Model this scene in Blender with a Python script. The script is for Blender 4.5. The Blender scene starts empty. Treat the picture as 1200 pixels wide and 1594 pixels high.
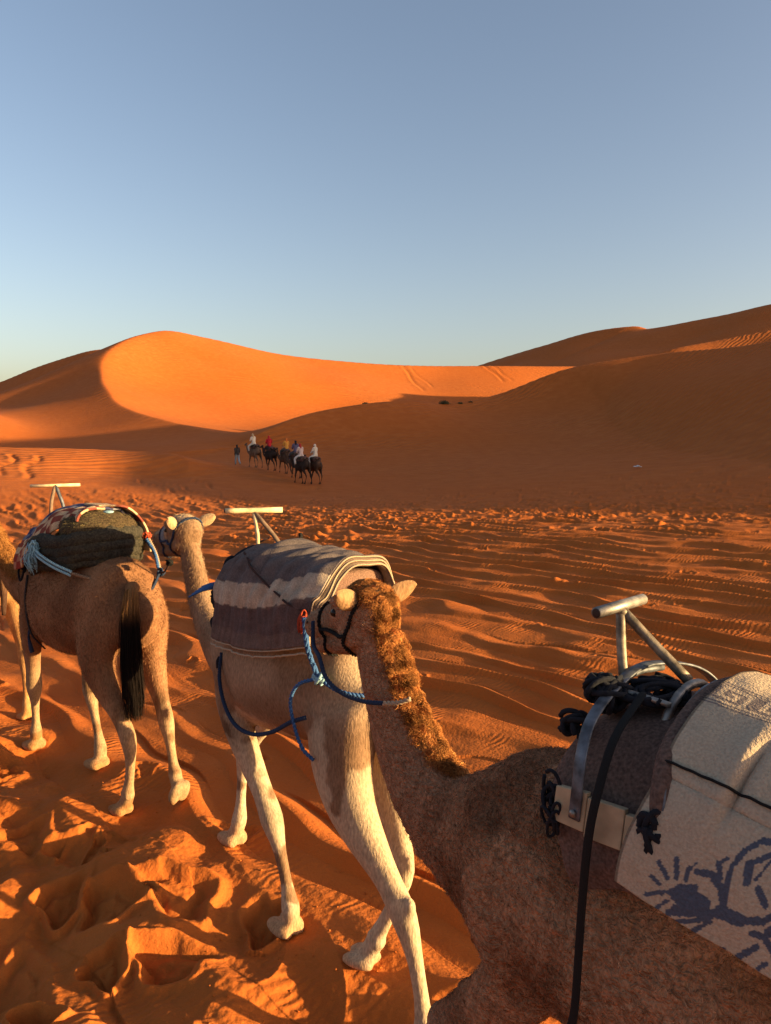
import bpy, bmesh, math, random
import numpy as np
from mathutils import Vector, Matrix, Quaternion
from mathutils.bvhtree import BVHTree

R = math.radians
scene = bpy.context.scene
col = scene.collection

# ------------------------------------------------------------------ camera
cam_data = bpy.data.cameras.new('camera')
cam = bpy.data.objects.new('camera', cam_data)
col.objects.link(cam)
cam.location = (0, 0, 3.0)
cam.rotation_euler = (R(90 - 6.6), 0, 0)
cam_data.sensor_fit = 'VERTICAL'
cam_data.sensor_height = 36
cam_data.lens = 36 * 1105 / 1594
cam_data.clip_start = 0.05
cam_data.clip_end = 6000
scene.camera = cam

# ------------------------------------------------------------------ light
SUN_EL = 9.0                                   # degrees above the horizon
SUN_DIR = Vector((0.955, -0.296, 0)).normalized()   # horizontal direction towards the sun
SUN_VEC = Vector((SUN_DIR.x * math.cos(R(SUN_EL)), SUN_DIR.y * math.cos(R(SUN_EL)), math.sin(R(SUN_EL))))
world = bpy.data.worlds.new('World')
scene.world = world
world.use_nodes = True
wn = world.node_tree.nodes
wl = world.node_tree.links
bg = wn['Background']
sky = wn.new('ShaderNodeTexSky')
sky.sky_type = 'NISHITA'
sky.sun_disc = False
sky.sun_elevation = R(SUN_EL)
sky.sun_rotation = math.atan2(SUN_DIR.x, SUN_DIR.y)
sky.altitude = 700
sky.air_density = 1.0
sky.dust_density = 4.2
sky.ozone_density = 1.25
wb = wn.new('ShaderNodeMix'); wb.data_type = 'RGBA'; wb.blend_type = 'MULTIPLY'; wb.inputs['Factor'].default_value = 1
wb.inputs['B'].default_value = (1.11, 0.98, 0.95, 1)          # the photograph's warm white balance
wl.new(sky.outputs[0], wb.inputs['A']); wl.new(wb.outputs['Result'], bg.inputs[0])
bg.inputs[1].default_value = 0.083
sun_data = bpy.data.lights.new('sun', 'SUN')
sun = bpy.data.objects.new('sun', sun_data)
col.objects.link(sun)
sun_data.energy = 5.0
sun_data.angle = R(0.6)
sun_data.color = (1.0, 0.72, 0.33)
sun.rotation_euler = SUN_VEC.to_track_quat('Z', 'Y').to_euler()

scene.view_settings.view_transform = 'Standard'
scene.view_settings.look = 'None'
scene.view_settings.gamma = 1
scene.view_settings.use_curve_mapping = False
scene.view_settings.exposure = 1.7

# ------------------------------------------------------------------ helpers
def tag(o, label=None, cat=None, group=None, kind=None):
    if label: o['label'] = label
    if cat: o['category'] = cat
    if group: o['group'] = group
    if kind: o['kind'] = kind
    return o

def link(name, me, mat=None, parent=None, smooth=True):
    o = bpy.data.objects.new(name, me)
    col.objects.link(o)
    if mat and not me.materials: me.materials.append(mat)
    if parent: o.parent = parent
    if smooth and len(me.polygons):
        me.polygons.foreach_set('use_smooth', np.ones(len(me.polygons), dtype=bool))
    return o

def mesh_np(name, V, F):
    """V (n,3), F list/array of polys (quads array or list)"""
    me = bpy.data.meshes.new(name)
    V = np.asarray(V, dtype=np.float32)
    if isinstance(F, np.ndarray):
        k = F.shape[1]
        me.vertices.add(len(V)); me.vertices.foreach_set('co', V.ravel())
        me.loops.add(F.size); me.loops.foreach_set('vertex_index', F.astype(np.int32).ravel())
        me.polygons.add(len(F))
        me.polygons.foreach_set('loop_start', (np.arange(len(F)) * k).astype(np.int32))
        me.polygons.foreach_set('loop_total', np.full(len(F), k, dtype=np.int32))
        me.update(calc_edges=True)
    else:
        me.from_pydata([tuple(v) for v in V], [], F)
        me.update()
    return me

def set_color(me, name, C):
    a = me.color_attributes.new(name, 'FLOAT_COLOR', 'POINT')
    C = np.asarray(C, dtype=np.float32)
    if C.shape[1] == 3: C = np.hstack([C, np.ones((len(C), 1), np.float32)])
    a.data.foreach_set('color', C.ravel())

def empty(name, loc=(0, 0, 0), rz=0.0):
    o = bpy.data.objects.new(name, None)
    o.empty_display_size = 0.2
    col.objects.link(o)
    o.location = loc; o.rotation_euler = (0, 0, rz)
    return o

# vectorised gradient noise ------------------------------------------------
def _hash(ix, iy, seed):
    h = (ix.astype(np.int64) * 374761393 + iy.astype(np.int64) * 668265263 + seed * 974711) & 0xffffffff
    h = ((h ^ (h >> 13)) * 1274126177) & 0xffffffff
    return (h ^ (h >> 16)) & 0xffff

def noise2(x, y, seed=0):
    ix = np.floor(x); iy = np.floor(y)
    fx = x - ix; fy = y - iy
    ux = fx * fx * fx * (fx * (fx * 6 - 15) + 10); uy = fy * fy * fy * (fy * (fy * 6 - 15) + 10)
    def g(dx, dy):
        a = _hash(ix + dx, iy + dy, seed) * (2 * math.pi / 65536)
        return np.cos(a) * (fx - dx) + np.sin(a) * (fy - dy)
    n0 = g(0, 0) * (1 - ux) + g(1, 0) * ux
    n1 = g(0, 1) * (1 - ux) + g(1, 1) * ux
    return 1.4 * (n0 * (1 - uy) + n1 * uy)

def noise3ish(P, s, seed=0):
    """cheap 3-D looking noise from three planar slices"""
    return (noise2(P[:, 0] * s + 0.31 * P[:, 2] * s, P[:, 1] * s + 7, seed) +
            noise2(P[:, 1] * s + 3, P[:, 2] * s, seed + 1) + noise2(P[:, 2] * s + 5, P[:, 0] * s, seed + 2)) / 1.7

def smoothstep(a, b, x):
    t = np.clip((x - a) / (b - a), 0, 1)
    return t * t * (3 - 2 * t)

def catmull(P, n):
    """resample control rows (k,m) with a centripetal-ish Catmull-Rom, n samples per span"""
    P = np.asarray(P, dtype=float)
    Q = np.vstack([2 * P[0] - P[1], P, 2 * P[-1] - P[-2]])
    out = []
    for i in range(1, len(Q) - 2):
        for t in np.linspace(0, 1, n, endpoint=False):
            a, b, c, d = Q[i - 1], Q[i], Q[i + 1], Q[i + 2]
            out.append(0.5 * ((2 * b) + (c - a) * t + (2 * a - 5 * b + 4 * c - d) * t * t + (3 * b - a - 3 * c + d) * t ** 3))
    out.append(P[-1])
    return np.array(out)

# ------------------------------------------------------------------ terrain
#  dunes: crest polylines (x, y, crest height, steepness to the left of travel, steepness to the right)
DUNES = dict(
    # main lit dune: its arm climbs away from the viewer, then the skyline ridge runs right behind the bowl
    main=[(-18, 86, 1.6, .2, .2), (-24, 94, 2.6, .25, .22), (-31, 103, 3.9, .30, .22), (-40, 115, 5.9, .36, .24), (-49, 128, 8.4, .42, .3),
          (-57, 145, 12.3, .48, .36), (-63, 163, 17.5, .48, .4), (-67, 182, 24, .48, .42), (-67, 196, 28.6, .46, .44), (-61, 206, 30.8, .45, .45),
          (-52, 214, 29.8, .42, .45), (-32, 226, 26.5, .4, .42), (0, 240, 24.6, .4, .42),
          (33, 250, 25.0, .4, .42), (64, 258, 25.4, .4, .4), (100, 268, 26.5, .4, .4), (140, 280, 30, .4, .4)],
    left_peak=[(-64, 206, 29.5, .4, .4), (-76, 214, 27.5, .6, .4), (-88, 222, 27.2, .65, .35), (-97, 226, 25.6, .65, .32), (-110, 229, 22.3, .6, .3), (-124, 232, 17.9, .6, .28),
               (-150, 236, 10.5, .25, .2), (-190, 240, 4, .2, .2), (-240, 244, 2, .2, .2)],
    # dark mid dune that runs into the big right-hand dune and round to the side of the viewer
    mid=[(-16, 76, .8, .15, .35), (-13, 80, 3.0, .22, .42), (-9, 86, 5.0, .3, .42), (-2, 92, 6.4, .3, .4), (4, 97, 6.9, .3, .38), (9, 101, 6.7, .3, .36),
         (17, 106, 8.2, .35, .31), (26, 110, 12.0, .4, .36), (33, 109, 13.5, .45, .4), (40, 105, 14.3, .45, .42), (50, 92, 14.6, .45, .42), (62, 76, 18.5, .45, .45),
         (82, 50, 23.6, .4, .45), (96, 22, 21.3, .4, .42), (104, 11, 20.4, .4, .42), (113, 1, 19.5, .4, .42), (123, -9, 6, .3, .3), (140, -20, 1, .2, .2)],
    # far dark ridge on the right skyline
    far_right=[(48, 410, 37, .3, .3), (75, 385, 45, .3, .4), (100, 358, 50.5, .3, .42), (117, 342, 51.5, .3, .42), (121, 332, 49, .3, .42), (143, 312, 51.5, .3, .42),
               (162, 292, 54, .3, .42), (190, 268, 52, .3, .4), (240, 240, 30, .3, .3)],
    # sliver ridge between the mid dune and the far ridge, catching the sun
    right_step=[(45, 178, 12, .3, .3), (58, 177, 18, .3, .3), (67, 176, 22.0, .3, .4), (80, 176, 24.6, .3, .4), (97, 175, 27.8, .3, .4), (120, 170, 31, .3, .35), (150, 155, 20, .3, .3)],
    # low lit dune at the left, in front of the shadow band
    low_left=[(-75, 44, 1.2, .1, .1), (-48, 50, 1.9, .2, .1), (-30, 54, 1.7, .3, .1), (-21, 56, 1.4, .3, .12), (-15.5, 54, 1.0, .25, .12), (-14, 50, -.3, .15, .15)],
)

TILT = 0.053        # the ground falls gently away from the sun

def base_height(x, y):
    r = np.hypot(x, y)
    h = TILT * x * (1 - smoothstep(16, 45, r)) - 0.55 * smoothstep(14, 46, r) + 0.6 * smoothstep(60, 160, r)
    h += 1.2 * noise2(x / 60, y / 60, 3) * smoothstep(25, 120, r)
    h += 0.35 * noise2(x / 23 + 4, y / 23, 5) * smoothstep(12, 40, r)
    h += 11.0 * np.exp(-((x + 86) / 30) ** 2 - ((y - 105) / 35) ** 2) + 3.4 * np.exp(-((x + 48) / 18) ** 2 - ((y - 47) / 14) ** 2)  # mounds centred out of view at left, added so the sand faces the sun
    h -= 1.1 * np.exp(-((x + 7) / 13) ** 2 - ((y - 55) / 13) ** 2)
    h += 6.0 * noise2(x / 260 + 9, y / 260, 11) * smoothstep(250, 600, r)
    return h

def dune_height(x, y, pts):
    P = catmull(pts, 7)
    best = np.full(x.shape, 1e9); W = np.zeros(x.shape); Hc = np.zeros(x.shape); sl = np.zeros(x.shape); sr = np.zeros(x.shape); lf = np.zeros(x.shape)
    for i in range(len(P) - 1):
        ax, ay = P[i, :2]; bx, by = P[i + 1, :2]
        dx, dy = bx - ax, by - ay; L2 = dx * dx + dy * dy
        t = np.clip(((x - ax) * dx + (y - ay) * dy) / L2, 0, 1)
        ex = x - ax - t * dx; ey = y - ay - t * dy
        d = np.hypot(ex, ey)
        m = d < best
        best = np.where(m, d, best)
        w = (d + .3) ** -5.0 * math.sqrt(L2)
        lf += w * (dx * ey - dy * ex) / (math.sqrt(L2) * (d + 1e-6))
        W += w
        Hc += w * (P[i, 2] + t * (P[i + 1, 2] - P[i, 2]))
        sl += w * (P[i, 3] + t * (P[i + 1, 3] - P[i, 3]))
        sr += w * (P[i, 4] + t * (P[i + 1, 4] - P[i, 4]))
    k = smoothstep(-.25, .25, lf / W)
    return best, Hc / W, (sl * k + sr * (1 - k)) / W

TRACKS = [((34, 251), (38.5, 231), .5, .17), ((37, 251), (41, 233), .5, .15), ((5.7, 241), (11.5, 214), .5, .17), ((8, 241), (15, 220), .4, .13),
          ((-16.5, 47), (-11.4, 39.5), .12, .08), ((-14.8, 47), (-10.2, 39.5), .12, .08), ((-13.2, 48.5), (-8.5, 40.5), .14, .09), ((-25, 51), (-21.5, 42), .2, .10), ((-26.5, 51), (-23.5, 43), .2, .12),
          ((-14, 118), (-11, 104), .4, .15), ((-9.5, 116), (-7, 104), .4, .13)]

def height(x, y, detail=True):
    x = np.asarray(x, float); y = np.asarray(y, float)
    shp = x.shape
    x = x.ravel(); y = y.ravel()
    b = base_height(x, y)
    r = np.hypot(x, y)
    h = b.copy()
    far = np.where(r > 22)[0]
    if len(far):
        xf = x[far]; yf = y[far]
        wx = xf + 2.5 * noise2(xf / 30, yf / 30, 21) * smoothstep(60, 120, r[far]); wy = yf + 2.5 * noise2(xf / 30, yf / 30 + 9, 22) * smoothstep(60, 120, r[far])
        acc = np.zeros(len(far)); K = 1.1
        for nm, pts in DUNES.items():
            d, Hc, s = dune_height(wx, wy, pts)
            H = np.maximum(Hc - b[far], 0.01)
            rr = 0.10 + 0.035 * H
            dd = np.sqrt(d * d + rr * rr) - rr
            e = H * np.clip(1 - dd * s / (2.2 * H), 0, 1) ** 2.2
            acc += np.expm1(np.minimum(e / K, 60))
        h[far] += K * np.log1p(acc) * smoothstep(22, 48, r[far])
    if detail:
        h += ripples(x, y, r)
        for (ax, ay), (bx, by), w, dep in TRACKS:
            dx, dy = bx - ax, by - ay; L2 = dx * dx + dy * dy
            m = np.where((x > min(ax, bx) - 6) & (x < max(ax, bx) + 6) & (y > min(ay, by) - 6) & (y < max(ay, by) + 6))[0]
            if not len(m): continue
            t = ((x[m] - ax) * dx + (y[m] - ay) * dy) / L2
            dep = dep * 1.0
            d = ((x[m] - ax) * dy - (y[m] - ay) * dx) / math.sqrt(L2) + .3 * np.sin(t * 9 + ax)
            h[m] += -dep * np.exp(-(d / w) ** 2) * smoothstep(-.02, .05, t) * (1 - smoothstep(.9, 1.03, t)) + dep * .5 * np.exp(-((d - 2 * w) / w) ** 2) * smoothstep(-.02, .05, t) * (1 - smoothstep(.9, 1.03, t))
    return h.reshape(shp)

# wind ripples, tracks and trampled sand ----------------------------------
RN = (0.74, 0.67)       # across the crests (towards the sunny side)
RA = (0.67, -0.74)      # along the crests
rng = np.random.RandomState(7)

def ripples(x, y, r):
    out = np.zeros_like(x)
    m = np.where(r < 60)[0]
    if not len(m): return out
    X = x[m]; Y = y[m]; rr = r[m]
    u = X * RN[0] + Y * RN[1]; v = X * RA[0] + Y * RA[1]
    wob = 0.55 * noise2(v * 0.33, u * 0.5, 31) + 0.22 * noise2(v * 0.9, u * 1.3, 32)
    ph = u / 0.66 + wob * 1.25
    f = ph - np.floor(ph)
    pk = 0.60 + 0.07 * noise2(v * .4, u * .4, 33)
    # asymmetric: flat trough, short slip face away from the sun, bright rise facing the sun
    lo = pk - .17
    tr_ = 0.14 * smoothstep(0, 1, f / lo)
    up = 0.14 + 0.86 * np.clip((f - lo) / .17, 0, 1) ** 0.9
    dn = 1 - smoothstep(0, 1, (f - pk) / (1 - pk))
    prof = np.where(f < lo, tr_, np.where(f < pk, up, dn))
    k = np.floor(ph)
    amp = 0.098 * (0.78 + 0.85 * noise2(v * 0.42 + k * 7.3, k * 3.7, 34))
    amp = amp * (1 + .5 * noise2(v * 1.25 + k * 5.1, k * 2.2 + .3, 37))
    amp = np.clip(amp, 0.012, 0.18)
    h1 = amp * (prof - .4)
    # secondary crests that split and merge
    ph2 = u / 0.27 + 0.5 * noise2(v * 0.6 + 11, u * 0.8, 35)
    f2 = ph2 - np.floor(ph2)
    p2 = np.where(f2 < .65, f2 / .65, (1 - f2) / .35)
    h2 = 0.010 * p2 ** 1.6 * smoothstep(-.2, .5, noise2(v * .5, u * .6, 36))
    fade = 1 - smoothstep(26, 40, rr - 7 * smoothstep(2, -6, X))
    right = smoothstep(-14, 2, X + 0.1 * Y)
    h = (h1 + h2) * fade * (0.85 + .15 * right)
    # the trampled belts: the caravan's path near by, and an old track across the middle distance
    tr = trample(X, Y, rr)
    path = path_mask(X, Y)
    h = h * (1 - 0.38 * path) + tr
    h += 0.012 * noise2(X * 2.3, Y * 2.3, 41) + .03 * noise2(X * .7, Y * .7, 42)
    out[m] = h
    return out

def path_mask(X, Y):
    # distance from the line the camels walk on
    px, py = -0.72, 0.69
    d = (X + .3) * py * -1 - (Y - 2.6) * px * -1
    d = -(X + .25) * 0.69 - (Y - 3.4) * 0.72      # positive towards the viewer's left/near side
    near = smoothstep(-.75, -.1, d) * (1 - smoothstep(3.2, 5.5, d))
    return np.clip(near, 0, 1)

def stamps(X, Y, C, rad, depth, asp, ang, rim, seed):
    out = np.zeros_like(X)
    order = np.argsort(X); Xs = X[order]; Ys = Y[order]
    res = np.zeros_like(Xs)
    for i in range(len(C)):
        cx, cy = C[i]; R0 = rad[i] * 2.3
        a = np.searchsorted(Xs, cx - R0); b = np.searchsorted(Xs, cx + R0)
        if b <= a: continue
        dy = Ys[a:b] - cy
        sel = np.where(np.abs(dy) < R0)[0]
        if not len(sel): continue
        dx = Xs[a:b][sel] - cx; dy = dy[sel]
        ca, sa = math.cos(ang[i]), math.sin(ang[i])
        ex = (dx * ca + dy * sa) / asp[i]; ey = -dx * sa + dy * ca
        q = np.hypot(ex, ey) / rad[i]
        th = np.arctan2(ey, ex)
        q = q * (1 + .18 * np.sin(3 * th + i) + .1 * np.sin(5 * th + 2 * i))
        pit = -depth[i] * (1 - smoothstep(.62, 1.0, q)) * (1 - .35 * np.exp(-((q - .3) / .3) ** 2))
        ridge = depth[i] * rim[i] * np.exp(-((q - 1.16) / .17) ** 2) * (1 + .5 * np.cos(th - 1.0 - i))
        res[a:b][sel]
        tmp = res[a:b]
        tmp[sel] = np.minimum(tmp[sel] * .5, 0) * 0 + tmp[sel] * (1 - .8 * (q < 1)) + pit + ridge
    out[order] = res
    return out

_r = np.random.RandomState(11)
def _mk():
    C = []; rad = []; dep = []; asp = []; ang = []; rim = []
    def add(x, y, r0, d0):
        C.append((x, y)); rad.append(r0); dep.append(d0); asp.append(_r.uniform(1.1, 1.8)); ang.append(_r.uniform(1.6, 3.0)); rim.append(_r.uniform(.25, .6))
    # near path: rows of hoof prints along the heading
    for k in range(120):
        s = _r.uniform(-3, 16); d = _r.uniform(-.55, 3.2) if _r.rand() < .6 else _r.normal(.25, .3)
        x = -.25 - .69 * d - .72 * s; y = 3.4 - .72 * d + .69 * s
        add(x, y, _r.uniform(.10, .19), _r.uniform(.04, .085))
    # middle-distance trampled belt
    for k in range(1100):
        x = _r.uniform(-5, 26); y = 25.5 + _r.normal(0, 1) * 3.0 + .05 * x + (_r.rand() < .45) * _r.uniform(-2, 14)
        add(x, y, _r.uniform(.15, .34), _r.uniform(.025, .06))
    for k in range(120):      # stray prints on the ripples
        add(_r.uniform(-8, 10), _r.uniform(5, 22), _r.uniform(.07, .12), _r.uniform(.015, .04))
    return np.array(C), rad, dep, asp, ang, rim
STAMP = _mk()

def trample(X, Y, rr):
    C, rad, dep, asp, ang, rim = STAMP
    t = stamps(X, Y, C, rad, dep, asp, ang, rim, 0)
    # soft lumps on the path
    p = path_mask(X, Y)
    l = noise2(X * 1.15 + .5 * Y + 3, Y * 1.3 - .4 * X, 51); l2 = noise2(X * 3.6 + 3, Y * 3.6, 52)
    l3 = 1 - np.abs(noise2(X * 1.9 + .8 * Y, Y * 1.2 - .5 * X + 7, 58)) * 2.2
    t += p * (0.155 * l + .018 * l2 + .035 * np.maximum(l3, 0) + .008 * noise2(X * 8, Y * 8, 59) * smoothstep(-.1, .4, noise2(X * 1.7, Y * 1.7, 61)) + .005 * noise2(X * 19, Y * 19, 60))
    b = np.exp(-((Y - 25.5 - .12 * X) / 5.5) ** 2) * smoothstep(14, 20, rr)
    t += smoothstep(-8, 0, X) * b * (.035 * noise2(X * .8, Y * .8, 53) + .035 * noise2(X * 2.2, Y * 2.2, 54))
    return t

def build_terrain(cols=960, rows=1000):
    # azimuths: dense across the view, coarse elsewhere
    az = list(np.linspace(-34, 34, cols))
    n2 = 90
    side = 34 + (146) * (np.linspace(0, 1, n2 + 1)[1:]) ** 1.6
    az = [-a for a in side[::-1]][1:] + az + list(side)
    az = np.radians(np.array(az))
    # distances: even in picture height close by, then geometric
    dep = np.linspace(math.tan(R(46)), 3.0 / 55, rows)
    d1 = 3.0 / dep
    d0 = np.linspace(0.15, d1[0], 24)[:-1]
    d2 = np.geomspace(55, 420, 420)[1:]
    d3 = np.geomspace(420, 4000, 40)[1:]
    d = np.concatenate([d0, d1, d2, d3])
    A, D = np.meshgrid(az, d)
    X = D * np.sin(A); Y = D * np.cos(A)
    Z = height(X, Y)
    n, m = A.shape
    V = np.stack([X.ravel(), Y.ravel(), Z.ravel()], 1)
    i = np.arange(n - 1)[:, None] * m + np.arange(m - 1)[None, :]
    F = np.stack([i, i + 1, i + m + 1, i + m], -1).reshape(-1, 4)
    # close the seam behind the viewer and the hub
    s = np.arange(n - 1) * m
    F2 = np.stack([s + m - 1, s, s + m, s + 2 * m - 1], -1)
    V = np.vstack([V, [[0, 0, float(height(np.array([0.]), np.array([0.]))[0])]]])
    me = mesh_np('sand', V, np.vstack([F, F2]))
    bm = None
    return me

_Hcache = {}
def ground_z(x, y):
    return float(height(np.array([float(x)]), np.array([float(y)]))[0])

# ------------------------------------------------------------------ material helpers
def new_mat(name):
    m = bpy.data.materials.new(name)
    m.use_nodes = True
    nt = m.node_tree
    b = nt.nodes['Principled BSDF']
    b.inputs['Specular IOR Level'].default_value = 0.25
    return m, nt, b

def N(nt, t, **kw):
    n = nt.nodes.new(t)
    for k, v in kw.items(): setattr(n, k, v)
    return n

def ramp(nt, fac, stops):
    r = N(nt, 'ShaderNodeValToRGB')
    e = r.color_ramp.elements
    while len(e) < len(stops): e.new(0.5)
    for i, (p, c) in enumerate(stops):
        e[i].position = p; e[i].color = (*c, 1) if len(c) == 3 else c
    nt.links.new(fac, r.inputs[0])
    return r

def math_node(nt, op, a, b=None, c=None):
    n = N(nt, 'ShaderNodeMath', operation=op)
    for k, v in enumerate((a, b, c)):
        if v is None: continue
        if isinstance(v, (int, float)): n.inputs[k].default_value = v
        else: nt.links.new(v, n.inputs[k])
    return n.outputs[0]

def mat_sand():
    m, nt, b = new_mat('sand')
    L = nt.links.new
    geo = N(nt, 'ShaderNodeNewGeometry')
    mp = N(nt, 'ShaderNodeMapping'); mp.inputs['Rotation'].default_value = (0, 0, -math.atan2(RN[1], RN[0]))
    L(geo.outputs['Position'], mp.inputs[0])
    # broad colour drift
    n1 = N(nt, 'ShaderNodeTexNoise'); n1.inputs['Scale'].default_value = 0.9; n1.inputs['Detail'].default_value = 6
    L(geo.outputs['Position'], n1.inputs['Vector'])
    c1 = ramp(nt, n1.outputs[0], [(0.3, (0.36, 0.093, 0.018)), (0.52, (0.40, 0.109, 0.022)), (0.75, (0.44, 0.130, 0.030))])
    # far dunes a little more orange in broad sheets
    n2 = N(nt, 'ShaderNodeTexNoise'); n2.inputs['Scale'].default_value = 0.035; n2.inputs['Detail'].default_value = 3
    L(geo.outputs['Position'], n2.inputs['Vector'])
    mix = N(nt, 'ShaderNodeMix', data_type='RGBA'); mix.inputs['B'].default_value = (0.40, 0.094, 0.010, 1)
    f = ramp(nt, n2.outputs[0], [(0.35, (0, 0, 0)), (0.7, (.6, .6, .6))])
    L(f.outputs[0], mix.inputs['Factor']); L(c1.outputs[0], mix.inputs['A'])
    # grain speckle
    n3 = N(nt, 'ShaderNodeTexNoise'); n3.inputs['Scale'].default_value = 260; n3.inputs['Detail'].default_value = 2
    L(geo.outputs['Position'], n3.inputs['Vector'])
    g = ramp(nt, n3.outputs[0], [(0.3, (.82, .82, .82)), (0.7, (1.14, 1.14, 1.14))])
    mul = N(nt, 'ShaderNodeMix', data_type='RGBA', blend_type='MULTIPLY'); mul.inputs['Factor'].default_value = 1
    L(mix.outputs['Result'], mul.inputs['A']); L(g.outputs[0], mul.inputs['B'])
    L(mul.outputs['Result'], b.inputs['Base Color'])
    b.inputs['Roughness'].default_value = 0.95
    b.inputs['Specular IOR Level'].default_value = 0.1
    # fine comb ripples (a few centimetres) that come and go in patches
    w = N(nt, 'ShaderNodeTexWave', wave_type='BANDS', bands_direction='Y', wave_profile='SIN')
    w.inputs['Scale'].default_value = 4.6; w.inputs['Distortion'].default_value = 5.5; w.inputs['Detail'].default_value = 2.5
    w.inputs['Detail Scale'].default_value = 1.4
    L(mp.outputs[0], w.inputs['Vector'])
    n4 = N(nt, 'ShaderNodeTexNoise'); n4.inputs['Scale'].default_value = 1.1; n4.inputs['Detail'].default_value = 2
    L(geo.outputs['Position'], n4.inputs['Vector'])
    pm = ramp(nt, n4.outputs[0], [(0.5, (0, 0, 0)), (0.62, (1, 1, 1))])
    cam_d = N(nt, 'ShaderNodeVectorMath', operation='LENGTH'); L(geo.outputs['Position'], cam_d.inputs[0])
    fd = N(nt, 'ShaderNodeMapRange'); L(cam_d.outputs['Value'], fd.inputs[0])
    fd.inputs[1].default_value = 16; fd.inputs[2].default_value = 34; fd.inputs[3].default_value = 1; fd.inputs[4].default_value = 0
    pmf = math_node(nt, 'MULTIPLY', pm.outputs[0], fd.outputs[0])
    hw = math_node(nt, 'MULTIPLY', w.outputs['Fac'], pmf)
    hw = math_node(nt, 'MULTIPLY', hw, 0.007)
    n5 = N(nt, 'ShaderNodeTexNoise'); n5.inputs['Scale'].default_value = 38; n5.inputs['Detail'].default_value = 5
    L(geo.outputs['Position'], n5.inputs['Vector'])
    h5 = math_node(nt, 'MULTIPLY', n5.outputs[0], 0.007)
    # long wind streaks on the far slopes
    n6 = N(nt, 'ShaderNodeTexNoise'); n6.inputs['Scale'].default_value = 1.4; n6.inputs['Detail'].default_value = 6; n6.inputs['Roughness'].default_value = .65
    L(geo.outputs['Position'], n6.inputs['Vector'])
    h6 = math_node(nt, 'MULTIPLY', n6.outputs[0], 0.03)
    w2 = N(nt, 'ShaderNodeTexWave', wave_type='BANDS', bands_direction='Y'); w2.inputs['Scale'].default_value = .34; w2.inputs['Distortion'].default_value = 7; w2.inputs['Detail'].default_value = 3; w2.inputs['Detail Scale'].default_value = .5
    L(mp.outputs[0], w2.inputs['Vector'])
    ff = N(nt, 'ShaderNodeMapRange'); L(cam_d.outputs['Value'], ff.inputs[0])
    ff.inputs[1].default_value = 30; ff.inputs[2].default_value = 70
    n7 = N(nt, 'ShaderNodeTexNoise'); n7.inputs['Scale'].default_value = .05; L(geo.outputs['Position'], n7.inputs['Vector'])
    p7 = ramp(nt, n7.outputs[0], [(.42, (0, 0, 0)), (.62, (1, 1, 1))])
    h7 = math_node(nt, 'MULTIPLY', math_node(nt, 'MULTIPLY', w2.outputs['Fac'], p7.outputs[0]), math_node(nt, 'MULTIPLY', ff.outputs[0], .07))
    hs = math_node(nt, 'ADD', math_node(nt, 'ADD', hw, h5), math_node(nt, 'ADD', h6, h7))
    bp = N(nt, 'ShaderNodeBump'); bp.inputs['Strength'].default_value = 1; bp.inputs['Distance'].default_value = 1
    L(hs, bp.inputs['Height']); L(bp.outputs[0], b.inputs['Normal'])
    return m

SAND = mat_sand()
terrain = link('sand_ground', build_terrain(), SAND)
tag(terrain, 'orange desert sand with wind ripples, camel tracks and large dunes', kind='structure')

# ------------------------------------------------------------------ generic mesh builders
def tube_np(P, rad, sides=8, ref=(0, 0, 1), cap=True, rad2=None, twist=0.0):
    """ring tube along points P with radii rad (side) and rad2 (across)"""
    P = np.asarray(P, float); n = len(P)
    rad = np.broadcast_to(np.asarray(rad, float), (n,)); rad2 = rad if rad2 is None else np.broadcast_to(np.asarray(rad2, float), (n,))
    T = np.gradient(P, axis=0); T /= np.linalg.norm(T, axis=1)[:, None] + 1e-9
    ref = np.asarray(ref, float); ref = ref if ref.ndim == 2 else np.tile(ref, (n, 1))
    S = ref - T * np.sum(T * ref, 1)[:, None]
    bad = np.linalg.norm(S, axis=1) < 1e-3
    S[bad] = np.cross(T[bad], (0.3, 0.9, 0.2))
    S /= np.linalg.norm(S, axis=1)[:, None]
    U = np.cross(T, S)
    th = np.linspace(0, 2 * math.pi, sides, endpoint=False)
    V = P[:, None, :] + np.cos(th)[None, :, None] * S[:, None, :] * rad[:, None, None] + np.sin(th)[None, :, None] * U[:, None, :] * rad2[:, None, None]
    V = V.reshape(-1, 3)
    i = np.arange(n - 1)[:, None] * sides; j = np.arange(sides)[None, :]; k = (j + 1) % sides
    F = [tuple(f) for f in np.stack([i + j, i + k, i + sides + k, i + sides + j], -1).reshape(-1, 4)]
    if cap:
        F.append(tuple(range(sides - 1, -1, -1))); F.append(tuple(range((n - 1) * sides, n * sides)))
    return V, F

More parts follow.
